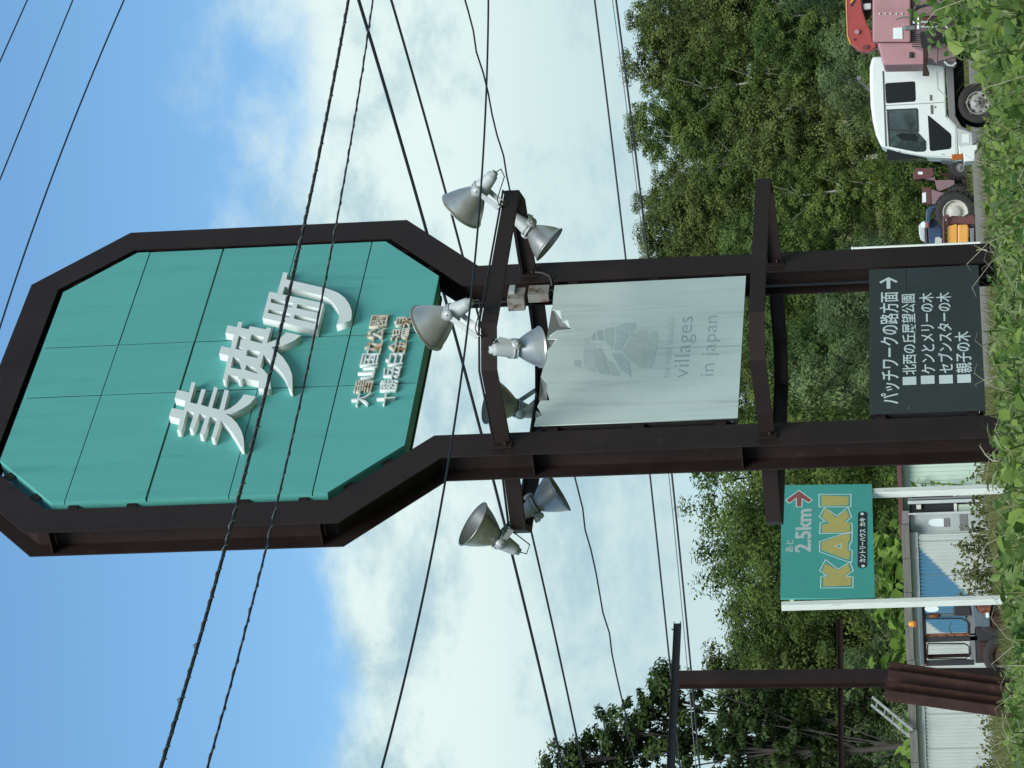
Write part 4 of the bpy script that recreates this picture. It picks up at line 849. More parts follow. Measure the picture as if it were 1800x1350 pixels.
# ------------------------------------------------------------------ faded pink machine with a red boom
YP = 51.0; pz = lambda x, y: (1440 + x / 4.82, y / 4.82)
pg = at(1740, 40, YP); pk = empty('crane_machine', (pg.x, YP, 0), 0, 'faded pink machine with black control levers and a red boom beside the white truck', 'machine')
def pp(name, pts, dy, depth, m, bevel=.01): return ipoly(name, [pz(*p) for p in pts], YP + dy, depth, M[m], pk, bevel)
pp('body_panel', [(492, 362), (545, 552), (780, 548), (900, 545), (900, 362)], 0, 1.2, 'pink', .03)
pp('body_panel', [(452, -260), (452, 356), (775, 356), (775, -260)], -.06, 1.3, 'pink', .03)
pp('body_panel', [(775, -260), (775, 480), (1160, 520), (1200, -260)], .05, 1.1, 'mauve', .02)  # lower body in shadow: the shade is put into the darker mauve
pp('panel_rib', [(480, 72), (770, 68), (770, 84), (480, 88)], -.075, .02, 'pink', .004)
for k in range(5): pp('rivet', [(508 + 48*k, 108), (516 + 48*k, 108), (516 + 48*k, 122), (508 + 48*k, 122)], -.085, .03, 'print', 0)
pp('label_plate', [(626, 236), (704, 232), (706, 328), (628, 330)], -.075, .012, 'print', 0)
pp('red_frame', [(870, 135), (1150, 122), (1160, 200), (870, 210)], -.04, .1, 'maroon', .01)
pp('fender', [(800, 60), (900, 38), (1010, 45), (1110, 85), (1150, 125), (1010, 135), (860, 135)], -.12, .3, 'mauve', .02)
itube('fender_edge', [pz(770, 110), pz(830, 62), pz(920, 38), pz(1010, 48), pz(1100, 90), pz(1140, 125)], YP - .14, .022, M['black'], pk)
pp('outrigger_arm', [(880, 402), (925, 402), (912, 560), (935, 620), (930, 642), (876, 640), (880, 560)], -.75, .10, 'rust', .01)
pp('outrigger_arm', [(780, 395), (1010, 370), (1000, 545), (940, 470), (880, 440)], -.02, .08, 'mauve', .01)
pp('control_valve', [(850, 265), (908, 268), (912, 400), (866, 402)], -.30, .2, 'black', .015)
pp('hydraulic_cylinder', [(828, 135), (858, 135), (864, 250), (826, 252)], -.36, .15, 'alu', .03)
pp('filter_bowl', [(716, 218), (820, 212), (822, 250), (718, 256)], -.33, .14, 'grey', .03)
pp('gauge', [(790, 178), (812, 178), (812, 200), (790, 200)], -.37, .03, 'print', .01)
for k in range(10):
    yk = 240 + 17 * k
    itube('control_rod', [pz(905, yk), pz(1020, yk + (330 - yk) * .35), pz(1150, yk + (325 - yk) * .75)], YP - .34, .010, M['black'], pk, 5)
for k in range(7):
    itube('control_rod', [pz(862, 290 + 17*k), pz(785, 296 + 16*k)], YP - .34, .008, M['black'], pk, 5)
for yk in (185, 226): itube('hydraulic_hose', [pz(865, yk), pz(980, yk + 3), pz(1060, yk - 12), pz(1150, yk - 40 if yk < 200 else yk + 60)], YP - .36, .016, M['lgrey'], pk)
itube('hydraulic_hose', [pz(1060, 520), pz(1090, 550), pz(1130, 558), pz(1160, 530)], YP - .3, .018, M['whitewood'], pk)
itube('control_rod', [pz(650, 165), pz(690, 150), pz(760, 140), pz(830, 130)], YP - .2, .012, M['grey'], pk)
pp('latch', [(762, 440), (795, 442), (795, 490), (762, 488)], -.04, .06, 'black', .01)
pp('skirt_panel', [(960, 380), (1150, 330), (1160, 480), (975, 530)], -.01, .1, 'mauve', .01)
bm_ = [(216, -400), (222, 60), (236, 300), (268, 372), (345, 432), (420, 440), (470, 412), (492, 380), (452, 350), (440, 270), (400, 190), (368, 90), (352, -20), (345, -400)]
bo_ = pp('boom', bm_, .25, .35, 'red', .02)
pp('boom_edge', [(214, -400), (222, -400), (242, 300), (272, 372), (262, 378), (234, 305)], .24, .01, 'yellow', 0)
pp('pivot_pin', [(320 + 20*math.cos(a), 270 + 20*math.sin(a)) for a in np.linspace(0, 2*math.pi, 13)[:-1]], .20, .05, 'pink', 0)
pp('pivot_pin', [(296 + 9*math.cos(a), 333 + 9*math.sin(a)) for a in np.linspace(0, 2*math.pi, 9)[:-1]], .22, .03, 'maroon', 0)
pp('pivot_pin', [(392 + 28*math.cos(a), 400 + 20*math.sin(a)) for a in np.linspace(0, 2*math.pi, 12)[:-1]], .22, .03, 'maroon', 0)
for k in (0, 1): pp('stripe_decal', [(262 + 0*k, 45 - 26*k), (300, -12 - 26*k), (314, -4 - 26*k), (278, 58 - 26*k)], .242, .006, 'yellow' if k else 'black', 0)
pp('boom_lining', [(368, -300), (368, 86), (400, 180), (432, 120), (450, 60), (450, -300)], .5, .05, 'black', 0)
pp('boom_ram', [(372, 30), (440, 24), (440, 76), (374, 84)], .3, .12, 'lgrey', .02)
for yk in (-180, 300): wheel('wheel', pk, at(1725, yk / 4.82, YP + .55) - Vector(pk.location), .42, .26, (0, -1, 0), .2, M['grey'], .05)
# ------------------------------------------------------------------ machines standing at the back of the yard
YB = 113.0; bz = lambda x, y: (1540 + x / 5.623, 240 + y / 5.623)
def machine(label, name, cat, y, dY):
    g_ = at(1712, 240 + y / 5.623, YB + dY); return empty(name, (g_.x, YB + dY, 0), 0, label, cat)
def bp(r, name, pts, dy, depth, m, bevel=.015): return ipoly(name, [bz(*p) for p in pts], r.location.y + dy, depth, M[m], r, bevel)
hv = machine('dull maroon farm machine with mauve hood between the truck and blue tractor', 'farm_machine', 'farm machine', 500, 2)
bp(hv, 'hopper', [(362, 390), (395, 314), (560, 310), (570, 385), (540, 402), (372, 430)], -.3, 1.0, 'maroon'); bp(hv, 'hood', [(455, 410), (575, 402), (600, 520), (620, 545), (775, 480), (775, 430), (620, 430)], -.2, .9, 'mauve')
bp(hv, 'side_panel', [(455, 505), (540, 500), (545, 670), (450, 655)], -.35, .9, 'maroon'); bp(hv, 'side_panel', [(545, 520), (620, 545), (690, 560), (755, 640), (735, 660), (550, 668)], -.33, .9, 'mauve')
bp(hv, 'label_plate', [(415, 348), (460, 348), (460, 376), (415, 372)], -.32, .02, 'print', 0); bp(hv, 'label_plate', [(455, 560), (492, 550), (495, 645), (458, 655)], -.37, .02, 'print', 0); bp(hv, 'label_plate', [(670, 585), (682, 580), (700, 628), (672, 635)], -.36, .02, 'print', 0)
bp(hv, 'undercarriage', [(700, 200), (900, 180), (930, 640), (780, 660), (720, 420)], .2, .8, 'black', .03)
for p in ((735, 305), (765, 225), (780, 350), (815, 500), (800, 165)): bp(hv, 'fitting', [(p[0] + 9*math.cos(a), p[1] + 9*math.sin(a)) for a in np.linspace(0, 2*math.pi, 9)[:-1]], -.1, .1, 'lgrey', 0)
for k in range(5): itube('linkage', [bz(600 + 30*k, 360 + 20*k), bz(760 + 25*k, 375 - 10*k), bz(880, 300 + 60*k)], hv.location.y - .15, .03, M['rust'], hv)
wheel('wheel', hv, at(*bz(815, 580), YB + 1.2) - Vector(hv.location), .37, .3, (-.25, -1, .05), .16, M['lgrey'], .05, 18)
wheel('wheel', hv, at(*bz(830, 300), YB + 1.6) - Vector(hv.location), .36, .3, (-.25, -1, .05), .16, M['grey'], .05, 18)
bt = machine('dark blue tractor with big black tyre and white dished wheel by the right column', 'tractor', 'tractor', 800, 0)
wheel('wheel', bt, at(*bz(785, 745), YB - .5) - Vector(bt.location), .72, .45, (-.15, -1, 0), .44, M['dull_white'], .12, 22)
bp(bt, 'fender', [(490, 800), (495, 720), (540, 685), (620, 680), (560, 720), (535, 800), (540, 900), (500, 900)], -.6, .6, 'blue', .03)
bp(bt, 'hood', [(500, 880), (520, 1090), (660, 1090), (650, 900), (560, 800)], -.3, .8, 'blue', .05); bp(bt, 'hood_badge', [(585, 1000), (620, 990), (650, 1010), (650, 1080), (580, 1080)], -.33, .03, 'lgrey', .01)
bp(bt, 'cab_shell', [(420, 880), (445, 850), (480, 860), (488, 1045), (440, 1020), (424, 960)], .2, .8, 'lgrey', .04); bp(bt, 'lamp', [(445, 850), (470, 835), (492, 850), (490, 905), (450, 900)], .1, .2, 'print', .03)
bp(bt, 'tail_lamp', [(496, 850), (522, 850), (522, 905), (498, 905)], -.65, .1, 'red', .02); itube('exhaust', [bz(495, 900), bz(505, 1060)], YB - .3, .05, M['black'], bt)
yl = machine('small yellow hooded machine in a maroon frame in front of the blue tractor', 'compact_loader', 'loader', 950, -3)
bp(yl, 'hood', [(702, 910), (715, 885), (790, 865), (800, 870), (800, 1090), (700, 1090)], -.4, 1.2, 'yellow', .05); bp(yl, 'hood', [(806, 870), (905, 868), (916, 900), (912, 1090), (806, 1090)], -.4, 1.2, 'yellow', .05)
bp(yl, 'hood_strip', [(796, 866), (810, 866), (810, 1090), (796, 1090)], -.36, 1.1, 'maroon', 0)
itube('roll_frame', [bz(672, 1090), bz(668, 830), bz(680, 790), bz(720, 782)], yl.location.y - .5, .05, M['maroon'], yl)
bp(yl, 'front_guard', [(690, 800), (760, 782), (880, 790), (960, 765), (985, 820), (980, 870), (880, 868), (800, 860), (700, 880)], -.3, .8, 'maroon', .03)
bp(yl, 'counterweight', [(915, 905), (972, 900), (972, 1090), (930, 1090), (930, 960)], -.35, .6, 'grey', .03); bp(yl, 'footplate', [(960, 850), (985, 850), (985, 1090), (960, 1090)], -.2, .8, 'black', .01)
wheel('wheel', yl, at(*bz(930, 850), yl.location.y - .1) - Vector(yl.location), .3, .22, (-.2, -1, 0), .15, M['grey'], .03); wheel('wheel', yl, at(*bz(930, 1080), yl.location.y - .1) - Vector(yl.location), .3, .22, (-.2, -1, 0), .15, M['grey'], .03)
pb = at(1625, 432, 95); pl_ = empty('white_pole', (pb.x, 95, 0), 0, 'thin white pole standing just right of the right column', 'pole')
zt_ = at(1498, 434, 95).z
MB().tube([(0, 0, 0), (0, 0, zt_)], .055, 10).build('shaft', M['whitewood'], pl_); MB().lathe([(.07, -.02), (.07, .02), (.001, .03)], Matrix.Translation((0, 0, zt_)), 10).build('cap', M['whitewood'], pl_)
# ------------------------------------------------------------------ trees
def leaf_cloud(rng, centres, radii, per, size, aspect=0.5, up=0.35, tone_c=None, droop=0.0):
    """many small folded leaves gathered in clumps; returns vertices, triangles, tone"""
    n = len(centres) * per
    C = np.repeat(centres, per, 0); Rr = np.repeat(radii, per)
    d = rng.normal(size=(n, 3)); d /= np.linalg.norm(d, axis=1, keepdims=True)
    rad = rng.random(n) ** 0.45
    P = C + d * (Rr * rad)[:, None] * np.array([1, 1, .75])
    P[:, 2] -= droop * rng.random(n) * Rr
    zc_ = centres[:, 2].mean(); O_ = (P - np.array([0, 0, zc_])) * np.array([1, 1, .45]); O_ /= np.maximum(np.linalg.norm(O_, axis=1, keepdims=True), 1e-3)
    N = O_ * .75 + d * .75 + rng.normal(size=(n, 3)) * .34 + np.array([0, 0, up]); N /= np.linalg.norm(N, axis=1, keepdims=True)
    T = rng.normal(size=(n, 3)); T[:, 2] -= droop; T -= N * (T * N).sum(1, keepdims=True); T /= np.linalg.norm(T, axis=1, keepdims=True)
    B = np.cross(N, T)
    s = size * (.6 + .8 * rng.random(n))[:, None]
    a = aspect
    V = np.stack([P - T * s * .5, P + B * s * a * .5 - N * s * .08, P + T * s * .5, P - B * s * a * .5 - N * s * .08], 1).reshape(-1, 3)
    i = np.arange(n) * 4
    F = np.stack([i, i + 1, i + 2, i + 3], 1)
    tc_ = np.repeat(tone_c, per) if tone_c is not None else np.full(n, .5)
    tone = np.clip(tc_ + rng.normal(0, .10, n), 0, 1)
    return V, F, np.repeat(tone, 4)
def crown_points(rng, H, W, base, n, shape='round', lobes=9):
    """clump centres over an uneven crown built of several lobes"""
    L = []
    for k in range(lobes):
        t = (k + .5) / lobes; z = base + (H - base) * (t ** .9)
        f = {'round': math.sin(math.pi * (0.12 + .84 * t)) ** .6, 'cone': (1.02 - t) ** .75, 'column': math.sin(math.pi * (.2 + .72 * t)) ** .4}[shape]
        a = k * 2.4 + rng.random() * 1.2; r = W * .5 * f
        L.append((math.cos(a) * r * .50, math.sin(a) * r * .50, z, r * (.50 + .25 * rng.random())))
        a += math.pi * (.8 + .4 * rng.random()); L.append((math.cos(a) * r * .55, math.sin(a) * r * .55, z - .3 * rng.random(), r * (.40 + .25 * rng.random())))
    L = np.array(L); w = L[:, 3] ** 2; w /= w.sum()
    k = rng.choice(len(L), n, p=w)
    d = rng.normal(size=(n, 3)); d /= np.linalg.norm(d, axis=1, keepdims=True)
    r = L[k, 3] * (.55 + .5 * rng.random(n))
    C = L[k, :3] + d * r[:, None] * np.array([1, 1, 1.05]); C[:, 2] = np.clip(C[:, 2], base * .7, H)
    return C, L
def make_tree(kind, seed):
    """a tree prototype: trunk mesh and crown mesh"""
    rng = np.random.default_rng(seed)
    p = dict(willow=(6.2, 5.0, .3, 'round', 240, 100, .18, .25, 'leaf_grey', 'bark', .5),
             alder=(9.5, 5.0, 1.2, 'column', 270, 105, .165, .5, 'leaf_mid', 'bark', .1),
             birch=(10.5, 4.2, 2.0, 'column', 250, 95, .155, .55, 'leaf_olive', 'birch', .3),
             dark=(10.5, 5.8, 1.8, 'round', 290, 110, .17, .55, 'leaf_dark', 'bark', .1),
             shrub=(3.6, 4.2, .1, 'round', 170, 85, .16, .4, 'leaf_olive', 'bark', .4),
             edge=(9.8, 5.6, 1.0, 'round', 280, 100, .145, .5, 'leaf_olive', 'bark', .2))[kind]
    H, W, base, shape, nc, per, ls, asp, lm, bk, dr = p
    C, L = crown_points(rng, H, W, base, nc, shape)
    rad = (.32 + .35 * rng.random(nc)) * (W / 5.0)
    tone_c = np.clip(.42 + rng.normal(0, .22, nc), 0, 1)
    V, F, T = leaf_cloud(rng, C, rad, per, ls, asp, tone_c=tone_c, droop=dr)
    crown = np_mesh('tmp', V, F, M[lm], None, T); cm = crown.data; bpy.data.objects.remove(crown)
    mb = MB(); top = H * .86; k = 7
    path = [Vector((.12 * math.sin(i * 1.3 + seed) * i / k, .12 * math.cos(i * 1.7 + seed) * i / k, -.3 + (top + .3) * i / k)) for i in range(k + 1)]
    r0 = .05 + H * .012
    mb.tube(path, [r0 * (1 - .85 * i / k) for i in range(k + 1)], 8)
    for j in range(0, len(L), 2):
        c = Vector(L[j, :3]); z = max(.4, c.z - 1.2 - .6 * rng.random()); f = min(1, (z + .3) / (top + .3)) * k; i = min(int(f), k - 1); s = path[i].lerp(path[i + 1], f - i)
        rr = r0 * (1 - .85 * f / k) * .6
        m_ = s.lerp(c, .5) + Vector((0, 0, -.2)); mb.tube([s, m_, c], [rr, rr * .6, rr * .2], 6)
        for q in range(2):
            e = c + Vector(rng.normal(size=3)) * L[j, 3] * .6; mb.tube([m_, (m_ + e) / 2 + Vector((0, 0, .1)), e], [rr * .5, rr * .35, rr * .12], 5)
    t = mb.build('tmp', M[bk]); tm = t.data; bpy.data.objects.remove(t)
    return tm, cm
PROTO = {k: [make_tree(k, s) for s in ss] for k, ss in dict(willow=(1, 2, 3), alder=(11, 12, 13), birch=(21, 22), dark=(31, 32), shrub=(41, 42), edge=(51, 52, 53)).items()}
LABEL = dict(willow=('grey green bushy willow growing along the edge of the yard', 'tree', 'willows along the yard edge'),
             alder=('mid green leafy tree on the wooded slope behind the yard', 'tree', 'trees on the wooded slope'),
             birch=('slender olive green birch with pale trunk on the wooded slope', 'tree', 'birches on the wooded slope'),
             dark=('dark green broad tree among the wood on the slope', 'tree', 'dark trees on the wooded slope'),
             shrub=('low yellow green shrub at the foot of the wood', 'shrub', 'shrubs at the foot of the wood'),
             edge=('olive green tree with airy crown standing behind the shed', 'tree', 'trees behind the shed'))
NAME = dict(willow='willow_tree', alder='leafy_tree', birch='birch_tree', dark='dark_tree', shrub='shrub', edge='airy_tree')
def put_tree(kind, x, y, z, sc, sz=1.0, var=None, label=None, group=None):
    i = random.randrange(len(PROTO[kind])) if var is None else var; tm, cm = PROTO[kind][i]; lb, ct, gr = LABEL[kind]
    r = empty(NAME[kind], (x, y, z), random.random() * 6.28, label or lb, ct, group if label else gr); r.scale = (sc, sc, sc * sz)
    o = bpy.data.objects.new('trunk', tm); COL.objects.link(o); o.parent = r
    o = bpy.data.objects.new('crown', cm); COL.objects.link(o); o.parent = r
    return r
def row(y, x0, x1, step, kinds, s0, s1, jit=1.5, names=None):
    x = x0 + random.random() * step * .5
    while x < x1:
        yy = y + random.uniform(-jit, jit) * 2; k = random.choice(kinds)
        put_tree(k, x, yy, float(hill_h(x, yy)) - .1, random.uniform(s0, s1), random.uniform(.92, 1.1), None, *(names[k] if names and k in names else (None, None))); x += step * random.uniform(.8, 1.2)
SHED_ = dict(dark=('dark green broad tree behind the shed and the steel gantry', 'dark trees behind the shed'), shrub=('low yellow green shrub between the shed and the trees', 'shrubs behind the shed'), willow=('grey green bushy willow between the shed and the trees', 'willows behind the shed'))
# slope to the right and behind the sign
row(121.5, -7, 24, 2.9, ['shrub', 'shrub', 'willow'], .75, 1.05, .6)
row(127, -8, 25, 3.4, ['willow', 'willow', 'shrub'], .9, 1.15, 1)
row(137, -9, 27, 3.6, ['alder', 'willow', 'birch', 'alder'], .74, .95)
row(150, -10, 29, 3.8, ['alder', 'birch', 'dark', 'alder'], .76, .98)
row(166, -10, 31, 4.0, ['alder', 'dark', 'birch', 'alder'], .80, 1.0)
row(186, -8, 34, 4.2, ['dark', 'alder', 'dark', 'birch'], .82, 1.02)
row(206, -4, 37, 4.2, ['dark', 'alder', 'dark'], .78, .95)
row(222, -4, 40, 4.2, ['alder', 'dark'], .66, .82)
# behind the shed
row(108, -17.5, -9.5, 3.3, ['dark', 'edge'], .74, .88, 1.2, SHED_); row(108, -9.8, -1.5, 2.7, ['edge'], .90, 1.02, 1.2)
row(116, -19, -10, 3.2, ['dark'], .80, .95, 1.2, SHED_); row(116, -10, -4, 3.4, ['edge', 'edge'], .92, 1.0, 1.2)
row(126, -20, -4, 3.2, ['dark', 'edge'], .9, 1.02, 1.2, SHED_)
row(98, -16, -3.5, 3.0, ['shrub', 'willow'], .75, .95, .8, SHED_)
# the nearer dark tree on the far left, many separate leafy limbs with sky between them
def lone_tree(x, y, seed, H, label, limbs, per=62, ls=.125):
    rng = np.random.default_rng(seed); r = empty('broadleaf_tree', (x, y, 0), 0, label, 'tree'); mb = MB(); Cs = []; Rs = []
    k = 8; path = [Vector((.1 * math.sin(i), .1 * math.cos(i * 1.4), -.3 + (H * .72) * i / k)) for i in range(k + 1)]
    mb.tube(path, [.13 * (1 - .8 * i / k) for i in range(k + 1)], 9)
    for (lx, ly, lz, lr, n) in limbs:
        c = Vector((lx, ly, lz)); z = min(H * .62, max(.8, lz * .55)); s = path[min(k - 1, int(z / (H * .72) * k))]
        m_ = s.lerp(c, .55) + Vector((0, 0, -.25)); mb.tube([s, m_, c], [.028, .020, .008], 6)
        for q in range(n):
            d = Vector(rng.normal(size=3)).normalized(); e = c + Vector((d.x * lr, d.y * lr, d.z * lr * 1.05)) * (.25 + .85 * rng.random())
            Cs.append(e); Rs.append(.15 + .19 * rng.random())
            if q % 2 == 0: mb.tube([c + (m_ - c) * rng.random() * .5, c.lerp(e, .6) + Vector((0, 0, .05)), e], [.022, .014, .006], 4)
    mb.build('trunk', M['bark'], r)
    V, F, T = leaf_cloud(rng, np.array([tuple(c) for c in Cs]), np.array(Rs), per, ls, .62, tone_c=np.clip(.3 + rng.normal(0, .2, len(Cs)), 0, 1))
    np_mesh('crown', V, F, M['leaf_lone'], r, T)
    return r
YL = 84; tx = at(1700, 1310, YL).x
def lim(x, y, dy, r, n):
    p = at(x, y, YL + dy); return (p.x - tx, dy, p.z, r, n)
lone_tree(tx, YL, 5, 11, 'dark leafy tree with sky gaps in its crown at the far left edge', [lim(1000, 1335, 0, .75, 26), lim(985, 1380, .3, .9, 26), lim(1050, 1330, .5, .85, 30), lim(1075, 1285, -.2, .62, 22), lim(1110, 1320, .6, .9, 32), lim(1130, 1262, 0, .62, 22),
    lim(1155, 1225, .3, .5, 16), lim(1170, 1190, -.2, .38, 12), lim(1180, 1300, .2, .9, 30), lim(1215, 1240, .4, .75, 20), lim(1250, 1320, .3, 1.0, 30), lim(1285, 1265, -.3, .8, 22), lim(1320, 1335, .2, 1.0, 28), lim(1100, 1400, .2, 1.1, 34), lim(1200, 1420, .2, 1.2, 36), lim(1050, 1430, .2, 1.0, 30), lim(1350, 1290, .3, .9, 22), lim(1400, 1360, .2, 1.1, 40), lim(1380, 1250, .6, .9, 34), lim(1450, 1300, .6, 1.0, 40), lim(1500, 1360, .3, 1.1, 40), lim(1330, 1230, .9, .7, 24), lim(1520, 1240, .9, .9, 34)])
# broad-leaved shrubs at the back of the shed roof
def big_leaf(rng, n, C, Rr, size, wd=1.0):
    """large pointed leaves folded along the midrib"""
    d = rng.normal(size=(n, 3)); d /= np.linalg.norm(d, axis=1, keepdims=True); P = C + d * (Rr * rng.random(n) ** .4)[:, None]
    N = d * .5 + rng.normal(size=(n, 3)) * .4 + np.array([0, -.25, .55]); N /= np.linalg.norm(N, axis=1, keepdims=True)
    T = rng.normal(size=(n, 3)); T[:, 2] -= .5; T -= N * (T * N).sum(1, keepdims=True); T /= np.linalg.norm(T, axis=1, keepdims=True); B = np.cross(N, T)
    s = size * (.5 + .55 * rng.random(n) + .5 * rng.random(n) ** 4)[:, None]; B = B * wd
    pts = [P, P + T*s*.28 + B*s*.33 + N*s*.07, P + T*s*.68 + B*s*.24 + N*s*.02, P + T*s - N*s*.12, P + T*s*.68 - B*s*.24 + N*s*.02, P + T*s*.28 - B*s*.33 + N*s*.07, P + T*s*.35 - N*s*.03, P + T*s*.7 - N*s*.04]
    V = np.stack(pts, 1).reshape(-1, 3); i = np.arange(n)[:, None] * 8
    F = np.concatenate([i + np.array([q]) for q in ([0, 1, 6], [1, 2, 7], [1, 7, 6], [2, 3, 7], [0, 6, 5], [5, 6, 7], [5, 7, 4], [4, 7, 3])], 1).reshape(-1, 3)
    return V, F
def broad_shrub(x, y, z, H, W, seed, label, n=520, ls=.34, m='leaf_lime'):
    rng = np.random.default_rng(seed); r = empty('broad_leaved_shrub', (x, y, z), 0, label, 'shrub'); mb = MB()
    C = []; 
    for k in range(9):
        a = 2.4 * k; rr = W * .42 * rng.random() ** .5; hh = H * (.55 + .45 * rng.random()) * (1 - .35 * rr / W)
        top = Vector((math.cos(a) * rr, math.sin(a) * rr * .7, hh)); mb.tube([(math.cos(a)*.15, math.sin(a)*.15, -.2), top * .55, top], [.03, .022, .008], 5)
        for q in range(7): C.append(tuple(top * (.35 + .65 * q / 6)))
    mb.build('stems', M['stem'], r)
    C = np.array(C); k = rng.integers(0, len(C), n); V, F = big_leaf(rng, n, C[k], np.full(n, .38 * W / 2.6), ls)
    np_mesh('foliage', V, F, M[m], r, np.repeat(np.clip(rng.normal(.5, .25, n), 0, 1), 8))
for i, (ix, iy, H, W, lb) in enumerate(((1598, 958, 2.35, 2.0, 'bright broad leaved shrub above the roof, nearest the open door leaf'), (1590, 1010, 3.1, 2.2, 'bright broad leaved shrub directly below the green roadside sign'), (1585, 1080, 3.1, 2.2, 'bright broad leaved shrub behind the amber beacon'), (1590, 1130, 2.9, 2.2, 'bright broad leaved shrub above the derelict tractor cab'), (1585, 1160, 2.8, 1.8, 'bright broad leaved shrub beside the top of the leaning beams'), (1600, 1310, 2.6, 2.4, 'bright broad leaved shrub right of the ladder over the shed'))):
    broad_shrub(at(ix, iy, 82).x, 82 + (i % 3) * .5, 0, H + .45, W, 60 + i, lb, n=760, ls=.38)
# ------------------------------------------------------------------ weeds, vines and grass
def leafy_patch(name, m, rng, P, size, tone_mu, dirn, label=None, kind='stuff', parent=None, wd=1.0):
    n = len(P); V, F = big_leaf(rng, n, P, np.full(n, size * .4), size, wd)
    o = np_mesh(name, V, F, M[m], parent, np.repeat(np.clip(rng.normal(tone_mu, .24, n) + .22 * np.sin(P[:, 0] * 2.3 + 1.4 * np.sin(P[:, 1] * 1.1)) * np.sin(P[:, 1] * 1.9 + P[:, 0]), 0, 1), 8))
    return tag(o, label, None, None, kind) if kind else o
def weed_clump(x, y, H, W, seed, label, n=260, ls=.10, m='leaf_weed', st='drystem'):
    rng = np.random.default_rng(seed); r = empty('weed_clump', (x, y, 0), 0, label, 'weeds'); mb = MB(); P = []
    for k in range(16):
        a = rng.random() * 6.28; b = Vector((math.cos(a) * W * .3 * rng.random(), math.sin(a) * W * .3 * rng.random(), -.05)); t = Vector((b.x * 2.2 + rng.normal() * .12 * W, b.y * 2, H * (.55 + .45 * rng.random())))
        mb.tube([b, b.lerp(t, .5) + Vector((0, 0, .1)), t], [.010, .007, .003], 4); P += [tuple(b.lerp(t, .25 + .75 * rng.random())) for q in range(n // 16)]
    mb.build('stems', M[st], r); leafy_patch('foliage', m, rng, np.array(P), ls, .45, 1, None, None, r)
for i, (ix, iy, Y, H, W, lb) in enumerate(((1735, 955, 73.5, 1.05, 1.3, 'tall dull weeds against the shed wall beside the door leaf'), (1735, 1000, 73.6, 1.2, 1.4, 'tall dull weeds covering the lower blue part of the shed wall'), (1740, 1035, 73.4, .95, 1.1, 'dull weeds beside the orange fuel tank'), (1735, 905, 74.2, .7, 1.0, 'low weeds at the foot of the white door leaf'),
        (1740, 835, 74, .75, 1.2, 'pale weeds at the foot of the pale green siding'), (1740, 1290, 73, .75, 1.4, 'dry pale weeds at the foot of the corrugated wall beside the leaning beams'), (1740, 1340, 73, .8, 1.3, 'dry pale weeds at the foot of the corrugated wall at the frame edge'), (1742, 1180, 72, .7, 1.2, 'weeds between the derelict tractor and the leaning beams'))):
    weed_clump(at(ix, iy, Y).x, Y, H, W, 90 + i, lb, n=420 if i < 3 else 260)
def vine_top(x, y):
    """height of the roadside growth"""
    n = .07 * np.sin(x * 3.1 + y * .9) + .06 * np.sin(x * 6.3 - y * 1.7 + 1) + .05 * np.sin(x * 1.3 + y * 2.3)
    h = .735 - .0105 * y + n * .75
    h = h + .06 * np.clip((x / np.maximum(y, 1) - .098) / .01, 0, 1) * np.clip((17 - y) / 4, 0, 1)
    return h + .15 * np.clip((x / np.maximum(y, 1) - .082) / .02, 0, 1) * np.clip((17 - y) / 4, 0, 1)
rng = np.random.default_rng(77)
N = 50000; y = 9 + 17.5 * rng.random(N) ** .9; x = (rng.random(N) * 2 - 1) * (1.8 + .16 * y)
h = vine_top(x, y); z = h - np.abs(rng.normal(0, .13, N)); z = np.maximum(z, .03 + .1 * rng.random(N))
leafy_patch('roadside_vines', 'leaf_vine', rng, np.stack([x, y, z], 1), .052, .45, 1, 'green leafy vines along the roadside')
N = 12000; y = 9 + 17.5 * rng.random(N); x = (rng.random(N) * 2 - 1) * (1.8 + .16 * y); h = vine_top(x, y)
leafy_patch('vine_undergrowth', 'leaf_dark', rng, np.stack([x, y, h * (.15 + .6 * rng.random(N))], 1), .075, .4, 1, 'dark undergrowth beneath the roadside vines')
N = 16000; y = 9 + 17.5 * rng.random(N); x = (rng.random(N) * 2 - 1) * (1.8 + .16 * y); pk_ = .5 + .5 * np.sin(x * 2.1 + 1.7 * np.sin(y * .8)) * np.sin(y * 1.3 - x); keep = rng.random(N) < pk_ ** 1.5
x, y = x[keep], y[keep]; h = vine_top(x, y) + .02
leafy_patch('roadside_weeds', 'leaf_pale', rng, np.stack([x, y, h - np.abs(rng.normal(0, .07, len(x)))], 1), .055, .5, 1, 'pale narrow leaved weeds among the roadside vines', wd=.42)
